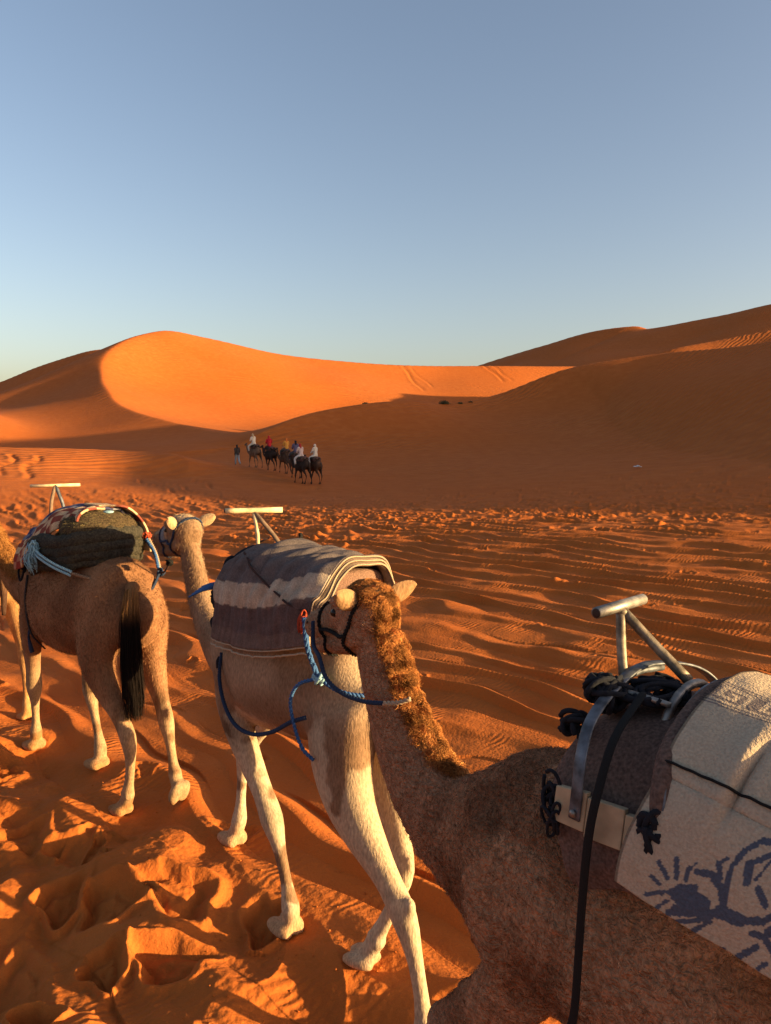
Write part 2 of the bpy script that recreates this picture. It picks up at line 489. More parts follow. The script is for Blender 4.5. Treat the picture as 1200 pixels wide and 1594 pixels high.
class Geo:
    """collects shapes into one mesh"""
    def __init__(s): s.V = []; s.F = []; s.n = 0
    def add(s, V, F):
        s.V.append(np.asarray(V, float)); s.F += [tuple(int(q) + s.n for q in f) for f in F]; s.n += len(V); return s
    def tube(s, P, r, sides=8, ref=(0, 0, 1), rad2=None, smooth=0):
        if smooth: 
            P = catmull(P, smooth)
            if np.ndim(r): r = np.interp(np.linspace(0, 1, len(P)), np.linspace(0, 1, len(r)), r)
            if rad2 is not None and np.ndim(rad2): rad2 = np.interp(np.linspace(0, 1, len(P)), np.linspace(0, 1, len(rad2)), rad2)
        return s.add(*tube_np(P, r, sides, ref, rad2=rad2))
    def ball(s, c, r, nu=12, nv=8):
        r = np.broadcast_to(np.asarray(r, float), (3,)); V = [(c[0], c[1], c[2] + r[2])]
        for a in range(1, nv):
            t = math.pi * a / nv
            for b in range(nu):
                q = 2 * math.pi * b / nu
                V.append((c[0] + r[0] * math.sin(t) * math.cos(q), c[1] + r[1] * math.sin(t) * math.sin(q), c[2] + r[2] * math.cos(t)))
        V.append((c[0], c[1], c[2] - r[2])); F = []
        for b in range(nu): F.append((0, 1 + b, 1 + (b + 1) % nu))
        for a in range(nv - 2):
            for b in range(nu):
                i = 1 + a * nu; F.append((i + b, i + nu + b, i + nu + (b + 1) % nu, i + (b + 1) % nu))
        i = 1 + (nv - 2) * nu; e = len(V) - 1
        for b in range(nu): F.append((i + b, e, i + (b + 1) % nu))
        return s.add(V, F)
    def mesh(s, name): return mesh_np(name, np.vstack(s.V), s.F)
    def build(s, name, mat, parent=None, smooth=True): return link(name, s.mesh(name), mat, parent, smooth)

def rope_geo(P, r, strands=2, pitch=0.05, sides=6, smooth=8):
    """a laid rope: a few strands wound round the path"""
    P = catmull(P, smooth) if smooth else np.asarray(P, float)
    L = np.concatenate([[0], np.cumsum(np.linalg.norm(np.diff(P, axis=0), axis=1))])
    n = max(8, int(L[-1] / (pitch / 7)))
    q = np.linspace(0, L[-1], n)
    Q = np.stack([np.interp(q, L, P[:, k]) for k in range(3)], 1)
    T = np.gradient(Q, axis=0); T /= np.linalg.norm(T, axis=1)[:, None] + 1e-9
    ref = np.cross(T, (0.17, 0.31, 0.93)); ref /= np.linalg.norm(ref, axis=1)[:, None] + 1e-9
    U = np.cross(T, ref)
    g = Geo()
    for k in range(strands):
        a = 2 * math.pi * (q / pitch + k / strands)
        C = Q + (np.cos(a)[:, None] * ref + np.sin(a)[:, None] * U) * r * .5
        g.tube(C, r * .62, sides)
    return g

# ------------------------------------------------------------------ camels
def remesh(V, F, voxel, smooth_it=4, fac=.5):
    me = mesh_np('tmp', V, F)
    o = bpy.data.objects.new('tmp', me); col.objects.link(o)
    m = o.modifiers.new('r', 'REMESH'); m.mode = 'VOXEL'; m.voxel_size = voxel
    s = o.modifiers.new('s', 'SMOOTH'); s.iterations = smooth_it; s.factor = fac
    dg = bpy.context.evaluated_depsgraph_get()
    out = bpy.data.meshes.new_from_object(o.evaluated_get(dg))
    bpy.data.objects.remove(o)
    return out

def verts_of(me):
    a = np.empty(len(me.vertices) * 3, np.float32); me.vertices.foreach_get('co', a); return a.reshape(-1, 3).astype(float)
def normals_of(me):
    a = np.empty(len(me.vertices) * 3, np.float32); me.vertices.foreach_get('normal', a); return a.reshape(-1, 3).astype(float)

def limb(g, J, R, ref=(0, 1, 0), n=8, sides=16):
    """J joints, R list of (t along joint chain, r_side, r_fore_aft)"""
    J = catmull(J, n); s = np.concatenate([[0], np.cumsum(np.linalg.norm(np.diff(J, axis=0), axis=1))]); 
    t = np.linspace(0, 1, len(J)) * ((len(J) - 1) / n)       # in joint units
    R = np.array(R)
    rs = np.interp(t, R[:, 0], R[:, 1]); ru = np.interp(t, R[:, 0], R[:, 2])
    k = np.array([.25, .5, .25])
    for _ in range(1):
        rs[1:-1] = np.convolve(rs, k, 'valid'); ru[1:-1] = np.convolve(ru, k, 'valid')
    g.add(*tube_np(J, rs, sides, ref, rad2=ru))

def soften(me, wf, it):
    V = verts_of(me); E = np.empty(len(me.edges) * 2, np.int32); me.edges.foreach_get('vertices', E); E = E.reshape(-1, 2)
    n = len(V); cnt = np.bincount(E.ravel(), minlength=n).astype(float)[:, None]
    w = np.clip(wf(V), 0, 1)[:, None]
    for _ in range(it):
        A = np.stack([np.bincount(E[:, 0], V[E[:, 1], k], n) + np.bincount(E[:, 1], V[E[:, 0], k], n) for k in range(3)], 1) / np.maximum(cnt, 1)
        V = V + (A - V) * w * .6
    me.vertices.foreach_set('co', V.astype(np.float32).ravel()); me.update()

def camel_frame_head(p):
    h, yaw, pitch, roll = p['head']
    M = Matrix.Scale(p.get('head_scale', 1.0), 4) @ Matrix.Rotation(R(yaw), 4, 'Z') @ Matrix.Rotation(R(pitch), 4, 'Y') @ Matrix.Rotation(R(roll), 4, 'X')
    return np.array(M.to_3x3()), np.array(h, float)

def camel_body(p, voxel=.014):
    """one continuous body in camel space: x forward, y left, z up"""
    g = Geo()
    fat = p.get('fat', 1.0)
    tor = [(-.92, 1.56, .05, .06), (-.88, 1.52, .15, .17), (-.78, 1.47, .235, .28), (-.6, 1.46, .29, .355), (-.4, 1.44, .31, .375), (-.15, 1.40, .345, .40), (.1, 1.375, .355, .42),
           (.32, 1.37, .33, .425), (.5, 1.38, .275, .40), (.66, 1.37, .215, .34), (.78, 1.36, .16, .26), (.88, 1.36, .08, .15)]
    if 'torso' in p: tor = p['torso']
    T = catmull([(a, 0, b, c * fat, d) for a, b, c, d in tor], 5)
    g.add(*tube_np(T[:, :3], T[:, 3], 28, (0, 1, 0), rad2=T[:, 4]))
    # hump
    H = catmull(p.get('hump', [(.36, 0, 1.72, .13, .05), (.22, 0, 1.82, .16, .12), (.0, 0, 1.86, .17, .17), (-.22, 0, 1.83, .17, .14), (-.42, 0, 1.76, .15, .08)]), 4)
    g.add(*tube_np(H[:, :3], H[:, 3], 20, (0, 1, 0), rad2=H[:, 4]))
    # neck
    NP = np.array(p['neck'], float)      # x y z r_side r_updown
    C = catmull(NP, 7)
    g.add(*tube_np(C[:, :3], C[:, 3], 22, p.get('neck_ref', (0, 1, 0)), rad2=C[:, 4]))
    def blob(c, r, rot=(0, 0, 0)):
        gg = Geo(); gg.ball((0, 0, 0), r, 16, 12)
        Mb = np.array(Matrix.Rotation(R(rot[1]), 3, 'Y') @ Matrix.Rotation(R(rot[2]), 3, 'Z') @ Matrix.Rotation(R(rot[0]), 3, 'X'))
        g.add(gg.V[0] @ Mb.T + np.array(c, float), gg.F)
    for s in (-1, 1):
        sh = np.array(p['FL' if s > 0 else 'FR'][0]); el = np.array(p['FL' if s > 0 else 'FR'][1])
        blob((sh[0] - .02, s * (tor[6][2] * fat * .62 + .01), 1.38), (.11, .085, .26), (0, 14, 0))          # shoulder blade
        hi = np.array(p['HL' if s > 0 else 'HR'][0]); st = np.array(p['HL' if s > 0 else 'HR'][1])
        blob((hi + st) / 2 + np.array((.0, s * .0, .05)), (.17, .085, .26), (0, 10, 0))                    # thigh
        blob((hi[0] + .12, s * .17, hi[2] + .15), (.11, .06, .07))                                   # hip point
        blob((hi[0] - .17, s * .09, hi[2] - .02), (.075, .075, .17), (0, -8, 0))                      # buttock
        blob((el[0] - .04, el[1] - s * .01, el[2] + .02), (.07, .06, .10))                            # elbow
        JF = [np.array(q, float) for q in p['FL' if s > 0 else 'FR']]; JH = [np.array(q, float) for q in p['HL' if s > 0 else 'HR']]
        def unit(v): return v / np.linalg.norm(v)
        def fwd(a, b):      # direction in front of a limb running from a to b
            t = unit(b - a); f = np.array((1., 0, 0)); return unit(f - t * (f @ t))
        k = JF[2]; f = fwd(JF[1], JF[3]); blob(k + f * .022 + (0, 0, .012), (.050, .058, .060)); blob(k + f * .03 - (0, 0, .03), (.036, .040, .045)); blob(k - f * .045 + (0, 0, .01), (.022, .026, .035))
        k = JH[2]; f = fwd(JH[1], JH[3]); blob(k - f * .052 + (0, 0, .035), (.030, .026, .055)); blob(k + f * .012, (.050, .052, .060)); blob(JH[1] + fwd(JH[0], JH[2]) * .09, (.06, .055, .075))
        for J_ in (JF, JH):
            k = J_[3]; f = fwd(J_[2], J_[4]); blob(k - f * .032, (.026, .040, .032)); blob(k + f * .012, (.040, .046, .040))
        t = unit(JH[2] - JH[1]); g.tube([JH[1] - fwd(JH[1], JH[2]) * .05 + t * .16, (JH[1] + JH[2]) / 2 - fwd(JH[1], JH[2]) * .062, JH[2] - fwd(JH[1], JH[3]) * .055 + (0, 0, .03)], [.028, .018, .020], 8, smooth=4)      # heel tendon
    # legs
    for key in ('FL', 'FR'):
        J = p[key]; y = J[0][1]
        limb(g, J, [(0, .10, .19), (.5, .11, .17), (1, .082, .12), (1.45, .062, .092), (1.8, .053, .060), (1.95, .070, .076), (2.08, .068, .074), (2.25, .037, .046), (2.5, .030, .040), (2.78, .032, .040), (2.93, .050, .052), (3.0, .054, .056), (3.3, .047, .05), (4, .05, .055)])
    for key in ('HL', 'HR'):
        J = p[key]
        limb(g, J, [(0, .13, .24), (.4, .14, .22), (.8, .115, .18), (1, .105, .16), (1.35, .080, .115), (1.72, .048, .066), (1.93, .054, .080), (2.05, .056, .076), (2.22, .037, .048), (2.5, .030, .038), (2.78, .032, .039), (2.93, .044, .046), (3.0, .047, .05), (3.3, .045, .048), (4, .05, .055)])
    # feet: two broad toes on a pad
    for key in ('FL', 'FR', 'HL', 'HR'):
        f = np.array(p[key][-1], float); yaw = p.get('foot_yaw', {}).get(key, 0); pit = p.get('foot_pitch', {}).get(key, 0)
        M = np.array((Matrix.Rotation(R(yaw), 3, 'Z') @ Matrix.Rotation(R(pit), 3, 'Y')))
        w = 1.0 if key[0] == 'F' else .88
        for sy in (-1, 1):
            pts = np.array([(-.075, sy * .022, .0), (-.03, sy * .034, .004), (.04, sy * .042, .0), (.095, sy * .040, -.012), (.125, sy * .036, -.022)]) * w
            q = catmull(np.hstack([pts, np.array([[.035, .030], [.052, .040], [.052, .038], [.038, .027], [.016, .012]]) * w]), 4)
            g.add(*tube_np(q[:, :3] @ M.T + f, q[:, 3], 14, M @ np.array([0, 1, 0]), rad2=q[:, 4]))
    # head
    M, h = camel_frame_head(p); hs = p.get('head_scale', 1.0)
    def hp(rows, sides=18, ref=(0, 1, 0)):
        q = catmull(rows, 5)
        g.add(*tube_np(q[:, :3] @ M.T + h, q[:, 3] * hs, sides, M @ np.array(ref, float), rad2=q[:, 4] * hs))
    def hb(c, r): 
        gg = Geo(); gg.ball((0, 0, 0), r, 14, 10); g.add(gg.V[0] @ M.T + (M @ np.array(c, float) + h), gg.F)
    hp([(-.115, 0, -.01, .035, .04), (-.09, 0, .0, .065, .075), (-.03, 0, .018, .082, .092), (.05, 0, .018, .085, .092), (.12, 0, .002, .074, .082), (.20, 0, -.018, .060, .070),
        (.27, 0, -.034, .053, .062), (.335, 0, -.046, .054, .062), (.385, 0, -.056, .054, .058), (.415, 0, -.064, .040, .042)])
    hp([(-.06, 0, -.06, .055, .05), (.05, 0, -.082, .055, .045), (.16, 0, -.102, .045, .040), (.26, 0, -.114, .040, .034), (.34, 0, -.120, .042, .033), (.38, 0, -.118, .032, .022)])
    for s in (-1, 1):
        hb((.075, s * .066, .058), (.042, .026, .026))            # brow ridge
        hb((.02, s * .062, -.045), (.075, .022, .05))             # cheek
        hb((.355, s * .028, -.056), (.045, .028, .036))            # lip halves
    me = remesh(np.vstack(g.V), g.F, voxel, p.get('smooth', 3), .5)
    soften(me, lambda V: smoothstep(1.12, 1.28, V[:, 2]) * (1 - smoothstep(.85, 1.0, V[:, 0])) * .9, p.get('soft', 34))
    return me

def fleece_noise(P, s, seed):
    return noise3ish(P, s, seed)

def strands(me, n, length, width, colf, seed=1, mask=None, flow=(0, 0, -1), lift=.5, curl=.3, segs=2, jitter=.35, clump=None, coil=0):
    """many tiny hair tufts rooted on a mesh, as one triangle mesh (positions, faces, colours)"""
    rs = np.random.RandomState(seed)
    me.calc_loop_triangles()
    T = np.empty(len(me.loop_triangles) * 3, np.int32); me.loop_triangles.foreach_get('vertices', T); T = T.reshape(-1, 3)
    V = verts_of(me); Nn = normals_of(me)
    A = np.linalg.norm(np.cross(V[T[:, 1]] - V[T[:, 0]], V[T[:, 2]] - V[T[:, 0]]), axis=1)
    if mask is not None:
        w = mask(V)[T].mean(1) * A
    else: w = A
    w = w / w.sum()
    t = rs.choice(len(T), n, p=w)
    a = rs.rand(n, 1); b = rs.rand(n, 1); sw = (a + b) > 1; a = np.where(sw, 1 - a, a); b = np.where(sw, 1 - b, b)
    P = V[T[t, 0]] * (1 - a - b) + V[T[t, 1]] * a + V[T[t, 2]] * b
    Nm = Nn[T[t, 0]] * (1 - a - b) + Nn[T[t, 1]] * a + Nn[T[t, 2]] * b
    Nm /= np.linalg.norm(Nm, axis=1)[:, None] + 1e-9
    fl = np.asarray(flow(P) if callable(flow) else np.tile(flow, (n, 1)), float)
    fl = fl - Nm * np.sum(fl * Nm, 1)[:, None]; fl /= np.linalg.norm(fl, axis=1)[:, None] + 1e-6
    D = fl * (1 - lift) + Nm * lift + rs.normal(0, jitter, (n, 3)); D /= np.linalg.norm(D, axis=1)[:, None]
    if clump:
        q, amt = clump
        vn = np.stack([noise3ish(P, q, 200 + 5 * k) for k in range(3)], 1)
        D = D + vn * amt; D /= np.linalg.norm(D, axis=1)[:, None]
    S = np.cross(D, rs.normal(0, 1, (n, 3))); S /= np.linalg.norm(S, axis=1)[:, None]
    C = np.cross(D, S)
    ln = (length * rs.uniform(.6, 1.25, (n, 1)))
    if clump: ln = ln * (1 + .8 * noise3ish(P, clump[0] * .8, 231))[:, None].clip(.35, 1.8)
    if callable(getattr(length, 'f', None)): ln = length.f(P) * rs.uniform(.6, 1.25, (n, 1))
    rows = []
    P = P - Nm * .004
    for k in range(segs + 1):
        u = k / segs
        c = P + D * ln * u + C * ln * curl * math.sin(u * math.pi * 1.1) * 1.0 + fl * ln * curl * u * u
        if coil: c = P + D * ln * u * .45 + fl * ln * .25 * u + (C * math.sin(u * 2 * math.pi * coil) + S * (1 - math.cos(u * 2 * math.pi * coil))) * ln * .20
        wv = width * (1 - .75 * u)
        rows.append((c - S * wv, c + S * wv))
    Vs = np.stack([q for r in rows for q in r], 1)            # n, 2(segs+1), 3
    m = Vs.shape[1]
    base = np.arange(n)[:, None] * m
    Fs = []
    for k in range(segs): Fs.append(np.stack([base[:, 0] + 2 * k, base[:, 0] + 2 * k + 1, base[:, 0] + 2 * k + 3, base[:, 0] + 2 * k + 2], 1))
    F = np.vstack(Fs)
    col_ = colf(P, rs)
    if clump: col_ = col_ * (1 + 1.0 * noise3ish(P, clump[0] * .8, 241))[:, None].clip(.35, 1.9)
    return Vs.reshape(-1, 3), F, np.repeat(col_, m, axis=0)

def mat_coat(name='coat', bump=.006, scale=90, rough=.9, wool=False):
    m, nt, b = new_mat(name)
    L = nt.links.new
    at = N(nt, 'ShaderNodeVertexColor'); at.layer_name = 'coat'
    tc = N(nt, 'ShaderNodeTexCoord')
    n = N(nt, 'ShaderNodeTexNoise'); n.inputs['Scale'].default_value = scale; n.inputs['Detail'].default_value = 4
    mp = N(nt, 'ShaderNodeMapping'); mp.inputs['Scale'].default_value = (1, 1, .35) if not wool else (1, 1, 1)
    L(tc.outputs['Object'], mp.inputs[0]); L(mp.outputs[0], n.inputs['Vector'])
    r = ramp(nt, n.outputs[0], [(.3, (.68, .68, .68)), (.7, (1.22, 1.22, 1.22))])
    mu = N(nt, 'ShaderNodeMix', data_type='RGBA', blend_type='MULTIPLY'); mu.inputs['Factor'].default_value = 1
    L(at.outputs['Color'], mu.inputs['A']); L(r.outputs[0], mu.inputs['B']); L(mu.outputs['Result'], b.inputs['Base Color'])
    b.inputs['Roughness'].default_value = rough
    b.inputs['Specular IOR Level'].default_value = .08
    h = n.outputs[0]
    if wool:
        v = N(nt, 'ShaderNodeTexVoronoi'); v.inputs['Scale'].default_value = 75; v.inputs['Randomness'].default_value = 1
        n2 = N(nt, 'ShaderNodeTexNoise'); n2.inputs['Scale'].default_value = 22; L(tc.outputs['Object'], n2.inputs['Vector'])
        mx = N(nt, 'ShaderNodeMix', data_type='VECTOR'); mx.inputs['Factor'].default_value = .12
        L(tc.outputs['Object'], mx.inputs['A']); L(n2.outputs['Color'], mx.inputs['B']); L(mx.outputs['Result'], v.inputs['Vector'])
        h = math_node(nt, 'ADD', math_node(nt, 'MULTIPLY', v.outputs['Distance'], -1.4), n.outputs[0])
    bp = N(nt, 'ShaderNodeBump'); bp.inputs['Distance'].default_value = bump; bp.inputs['Strength'].default_value = .9
    L(h, bp.inputs['Height']); L(bp.outputs[0], b.inputs['Normal'])
    return m

def plain(name, rgb, rough=.8, bump=0, scale=60, metal=0, var=.25):
    m, nt, b = new_mat(name); L = nt.links.new
    tc = N(nt, 'ShaderNodeTexCoord')
    n = N(nt, 'ShaderNodeTexNoise'); n.inputs['Scale'].default_value = scale; n.inputs['Detail'].default_value = 5
    L(tc.outputs['Object'], n.inputs['Vector'])
    a = tuple(c * (1 - var) for c in rgb); c2 = tuple(min(1, c * (1 + var)) for c in rgb)
    r = ramp(nt, n.outputs[0], [(.32, a), (.68, c2)])
    L(r.outputs[0], b.inputs['Base Color']); b.inputs['Roughness'].default_value = rough; b.inputs['Metallic'].default_value = metal
    if bump:
        bp = N(nt, 'ShaderNodeBump'); bp.inputs['Distance'].default_value = bump; L(n.outputs[0], bp.inputs['Height']); L(bp.outputs[0], b.inputs['Normal'])
    return m

def mat_vcol(name, layer='print', rough=.95, bump=.0015, scale=350, sheen=.3, var=.18):
    m, nt, b = new_mat(name); L = nt.links.new
    at = N(nt, 'ShaderNodeVertexColor'); at.layer_name = layer
    tc = N(nt, 'ShaderNodeTexCoord')
    n = N(nt, 'ShaderNodeTexNoise'); n.inputs['Scale'].default_value = scale; n.inputs['Detail'].default_value = 3
    L(tc.outputs['Object'], n.inputs['Vector'])
    r = ramp(nt, n.outputs[0], [(.3, (1 - var,) * 3), (.7, (1 + var,) * 3)])
    mu = N(nt, 'ShaderNodeMix', data_type='RGBA', blend_type='MULTIPLY'); mu.inputs['Factor'].default_value = 1
    L(at.outputs['Color'], mu.inputs['A']); L(r.outputs[0], mu.inputs['B']); L(mu.outputs['Result'], b.inputs['Base Color'])
    b.inputs['Roughness'].default_value = rough; b.inputs['Specular IOR Level'].default_value = .08
    bp = N(nt, 'ShaderNodeBump'); bp.inputs['Distance'].default_value = bump; L(n.outputs[0], bp.inputs['Height']); L(bp.outputs[0], b.inputs['Normal'])
    return m

M_COAT = mat_coat('camel_coat', .004, 110)
M_WOOL = mat_coat('camel_wool', .012, 70, .95, True)
M_HAIR = mat_coat('camel_hair', .001, 200)
M_EYE = plain('eye', (.012, .008, .006), .12, var=.1)
M_DARKSKIN = plain('nostril_skin', (.03, .018, .014), .6)
M_NAVY = plain('rope_navy', (.016, .028, .060), .85, .001, 250)
M_BLUE = plain('rope_blue', (.035, .095, .235), .8, .001, 250)
M_PALEBLUE = plain('rope_pale_blue', (.22, .36, .42), .85, .001, 250, var=.5)
M_BLACK = plain('black_webbing', (.008, .007, .007), .95, .001, 300)
M_BLACKCLOTH = plain('black_cloth', (.010, .010, .014), 1.0, .004, 60)
M_STEEL = plain('worn_steel', (.26, .235, .21), .5, .0012, 26, .8, .5)
M_STRAP = plain('flat_steel', (.11, .115, .13), .55, .0010, 24, .6, .6)
M_POLE = plain('peeled_wood', (.62, .46, .26), .7, .001, 25, var=.25)
M_WOOD = plain('saddle_board', (.34, .245, .15), .8, .001, 18, var=.22)
M_DARKWOOD = plain('dark_wood', (.16, .10, .065), .75, .001, 30)
M_FELT = plain('felt_pad', (.105, .062, .048), 1.0, .004, 120, var=.4)
M_DARKFELT = plain('dark_pad', (.034, .029, .021), 1.0, .006, 70, var=.5)
M_REDCORD = plain('red_cord', (.33, .05, .02), .9, .001, 200)
M_DARKCORD = plain('dark_cord', (.05, .025, .02), .9, .001, 200)
M_FRINGE = plain('pale_fringe', (.36, .25, .165), .95, .001, 200)

def make_eye(p, parent):
    M, h = camel_frame_head(p)
    for s in (-1, 1):
        g = Geo(); c = M @ np.array((.082, s * .079, .022)) + h; g.ball(c, .0165, 14, 10); g.build('eye', M_EYE, parent)

def make_ears(p, parent, colour):
    M, h = camel_frame_head(p)
    out = []
    for s in (-1, 1):
        n, m = 12, 9; V = []; E = p.get('ear_scale', 1.0)
        for layer in (0, 1):
            for i in range(n):
                u = i / (n - 1); w = .038 * max(0, math.sin(math.pi * (u * .80 + .18))) ** .55
                for j in range(m):
                    v = -1 + 2 * j / (m - 1)
                    cup = .020 * (v * v) * (1 - u * .35)
                    thick = .0045 * (1 - abs(v) ** 3 * .6) * layer
                    # local: along the ear (up and out), across, opening
                    V.append((u * .105, v * w * (1 - .10 * u), cup - thick))
        F = []
        for layer in (0, 1):
            o = layer * n * m
            for i in range(n - 1):
                for j in range(m - 1):
                    f = (o + i * m + j, o + i * m + j + 1, o + (i + 1) * m + j + 1, o + (i + 1) * m + j)
                    F.append(f if layer == 0 else f[::-1])
        A = n * m
        for i in range(n - 1):
            F.append((i * m, (i + 1) * m, A + (i + 1) * m, A + i * m)); F.append((i * m + m - 1, A + i * m + m - 1, A + (i + 1) * m + m - 1, (i + 1) * m + m - 1))
        for j in range(m - 1):
            F.append(((n - 1) * m + j, (n - 1) * m + j + 1, A + (n - 1) * m + j + 1, A + (n - 1) * m + j))
        V = np.array(V) * E
        # ear axis: out, back, up ; opening faces out/forward or backward
        op = p.get('ear_open', (-.2, 1.0, .1)); ax = p.get('ear_axis', (-.55, .75, .62))
        X = Vector((ax[0], s * ax[1], ax[2])).normalized(); O = Vector((op[0], s * op[1], op[2])); O = (O - X * O.dot(X)).normalized(); Y = O.cross(X)
        B = np.array(Matrix((X, Y, O)).transposed())
        V = V @ B.T + np.array((-.058, s * .064, .052))
        V = V @ M.T + h
        me = mesh_np('ear', V, F); set_color(me, 'coat', np.tile(colour, (len(V), 1)))
        o = link('ear', me, M_COAT, parent)
        sd = o.modifiers.new('s', 'SUBSURF'); sd.levels = 1; sd.render_levels = 1
        out.append(o)
    return out

def make_nostrils(p, parent):
    M, h = camel_frame_head(p)
    for s in (-1, 1):
        g = Geo(); g.ball((0, 0, 0), (.020, .004, .0055), 10, 6)
        Rm = np.array(Matrix.Rotation(R(s * -22), 3, 'Z') @ Matrix.Rotation(R(25), 3, 'Y'))
        V = g.V[0] @ Rm.T + np.array((.372, s * .049, -.038)); g.V[0] = V @ M.T + h
        g.build('nostril', M_DARKSKIN, parent)

def plant_feet(p):
    """bend the lower legs so every sole rests on the sand under it"""
    for k in ('FL', 'FR', 'HL', 'HR'):
        J = [list(q) for q in p[k]]; lift = max(0, J[4][2] - .05)
        w = L2W(p['root'], p['heading'], p['S'], [J[4]])[0]
        z = (ground_z(w[0], w[1]) - p['root'][2]) / p['S'] + .030 + lift
        dz = z - J[4][2]; J[4][2] += dz; J[3][2] += dz; J[2][2] += dz * .45; p[k] = [tuple(q) for q in J]

def build_camel(p):
    plant_feet(p)
    root = empty('camel', p['root'], R(90 + p['heading']))
    root.scale = (p['S'],) * 3
    me = camel_body(p, p.get('voxel', .014))
    V = verts_of(me)
    if 'displace' in p:
        V = V + normals_of(me) * p['displace'](V)[:, None]
        me.vertices.foreach_set('co', V.astype(np.float32).ravel()); me.update()
    set_color(me, 'coat', p['coat'](V))
    body = link('body', me, p.get('mat', M_COAT), root)
    p['bvh'] = BVHTree.FromPolygons([tuple(v) for v in V], [tuple(q.vertices) for q in me.polygons])
    make_eye(p, body); make_ears(p, body, p['ear_colour']); make_nostrils(p, body)
    for nm, args in p.get('hair', {}).items():
        Vs, F, C = strands(me, **args)
        hm = mesh_np(nm, Vs, F); set_color(hm, 'coat', C)
        o = link(nm, hm, M_HAIR, body)
        if len(F) > 3000: o['kind'] = 'stuff'
    tag(root, p['label'], 'camel', 'camels walking in a roped line')
    return root, body, me

def snap(p, P, off):
    """lay points of a strap on the animal's skin, off above it"""
    out = []
    for q in P:
        l, n, i, d = p['bvh'].find_nearest(Vector(q)); out.append(np.array(l) + np.array(n) * off)
    return np.array(out)

def girdle(p, c, ax, up, r0, off, n=28, a0=0, a1=360):
    """closed loop round a limb or head: rays towards centre c from outside, in the plane spanned by up and ax x up"""
    c = Vector(c); up = Vector(up).normalized(); sd = Vector(ax).normalized().cross(up).normalized(); out = []
    for a in np.linspace(a0, a1, n):
        d = up * math.cos(R(a)) + sd * math.sin(R(a)); h = p['bvh'].ray_cast(c + d * r0, -d, r0)
        out.append(np.array((h[0] if h[0] else c + d * r0 * .7) + d * off))
    return np.array(out)

def L2W(root_loc, heading, S, P):
    """camel space to world"""
    a = R(90 + heading); P = np.asarray(P, float).reshape(-1, 3) * S
    c, s = math.cos(a), math.sin(a)
    return np.stack([root_loc[0] + P[:, 0] * c - P[:, 1] * s, root_loc[1] + P[:, 0] * s + P[:, 1] * c, root_loc[2] + P[:, 2]], 1)

def mixc(a, b, t):
    t = np.asarray(t)[:, None]; return np.asarray(a)[None, :] * (1 - t) + np.asarray(b)[None, :] * t

# ------------------------------------------------------------------ the four camels
def seg_dist(V, pts):
    P = catmull(pts, 6); best = np.full(len(V), 9.)
    for i in range(len(P) - 1):
        a, b = P[i], P[i + 1]; d = b - a; t = np.clip(((V - a) @ d) / (d @ d), 0, 1)
        best = np.minimum(best, np.linalg.norm(V - a - t[:, None] * d, axis=1))
    return best

NEAR = dict(root=(.89, 1.83, .04), heading=41, S=1.08, voxel=.0092, smooth=4, mat=M_WOOL,
    neck=[(.45, 0, 1.36, .22, .34), (.66, 0, 1.33, .17, .28), (.84, 0, 1.34, .13, .215), (1.0, 0, 1.42, .115, .185), (1.13, 0, 1.56, .10, .152), (1.21, .01, 1.73, .085, .125), (1.255, .02, 1.88, .08, .115), (1.27, .03, 1.97, .07, .10)],
    head=((1.33, .03, 2.02), -9, 9, 0), head_scale=1.15,
    torso=[(-.90, 1.58, .05, .06), (-.86, 1.54, .15, .16), (-.76, 1.50, .23, .27), (-.58, 1.49, .28, .33), (-.38, 1.47, .31, .345), (-.14, 1.44, .345, .36), (.1, 1.43, .355, .37),
           (.32, 1.42, .33, .37), (.5, 1.39, .275, .36), (.66, 1.355, .215, .29), (.78, 1.34, .16, .24), (.88, 1.33, .08, .15)],
    FL=[(.52, .16, 1.38), (.45, .18, 1.14), (.76, .16, .78), (.92, .15, .30), (.96, .15, .05)],
    FR=[(.50, -.17, 1.40), (.40, -.18, 1.05), (.30, -.15, .58), (.16, -.12, .15), (.20, -.12, .04)],
    HL=[(-.66, .16, 1.42), (-.52, .2, 1.05), (-.92, .15, .62), (-.80, .13, .16), (-.74, .13, .04)],
    HR=[(-.66, -.16, 1.42), (-.40, -.2, 1.05), (-.62, -.15, .62), (-.40, -.13, .15), (-.34, -.13, .04)],
    ear_colour=(.30, .165, .08), ear_axis=(-.25, .80, .42), ear_open=(1, .05, .25), ear_scale=1.0,
    label='dark brown woolly camel with a curly ginger mane, closest to the viewer')
def coat_near(V):
    c = mixc((.21, .092, .047), (.40, .20, .108), smoothstep(-.4, .5, noise3ish(V, 3.0, 60) + .5 * noise3ish(V, 11, 66)))
    crest = smoothstep(1.0, 1.25, V[:, 0]) * smoothstep(1.85, 2.0, V[:, 2])
    neck = smoothstep(.75, 1.0, V[:, 0])
    c = c * (1 - .0 * neck[:, None]) + neck[:, None] * (np.array([.38, .20, .115]) - c) * .8
    c = c + (1 - smoothstep(.6, 1.0, V[:, 2]))[:, None] * (np.array([.44, .25, .15]) - c) * .8
    c = c + (smoothstep(1.42, 1.55, V[:, 0]) * smoothstep(1.8, 1.9, V[:, 2]))[:, None] * (np.array([.30, .185, .11]) - c) * .6
    return c
NEAR['coat'] = coat_near
def near_disp(V):
    body = 1 - smoothstep(.95, 1.3, V[:, 0]) * .85
    legs = smoothstep(.75, 1.0, V[:, 2])
    n = fleece_noise(V, 34, 71); n2 = fleece_noise(V, 15, 75)
    return (.011 * (np.abs(n) - .25) + .006 * n2) * body * legs
NEAR['displace'] = near_disp
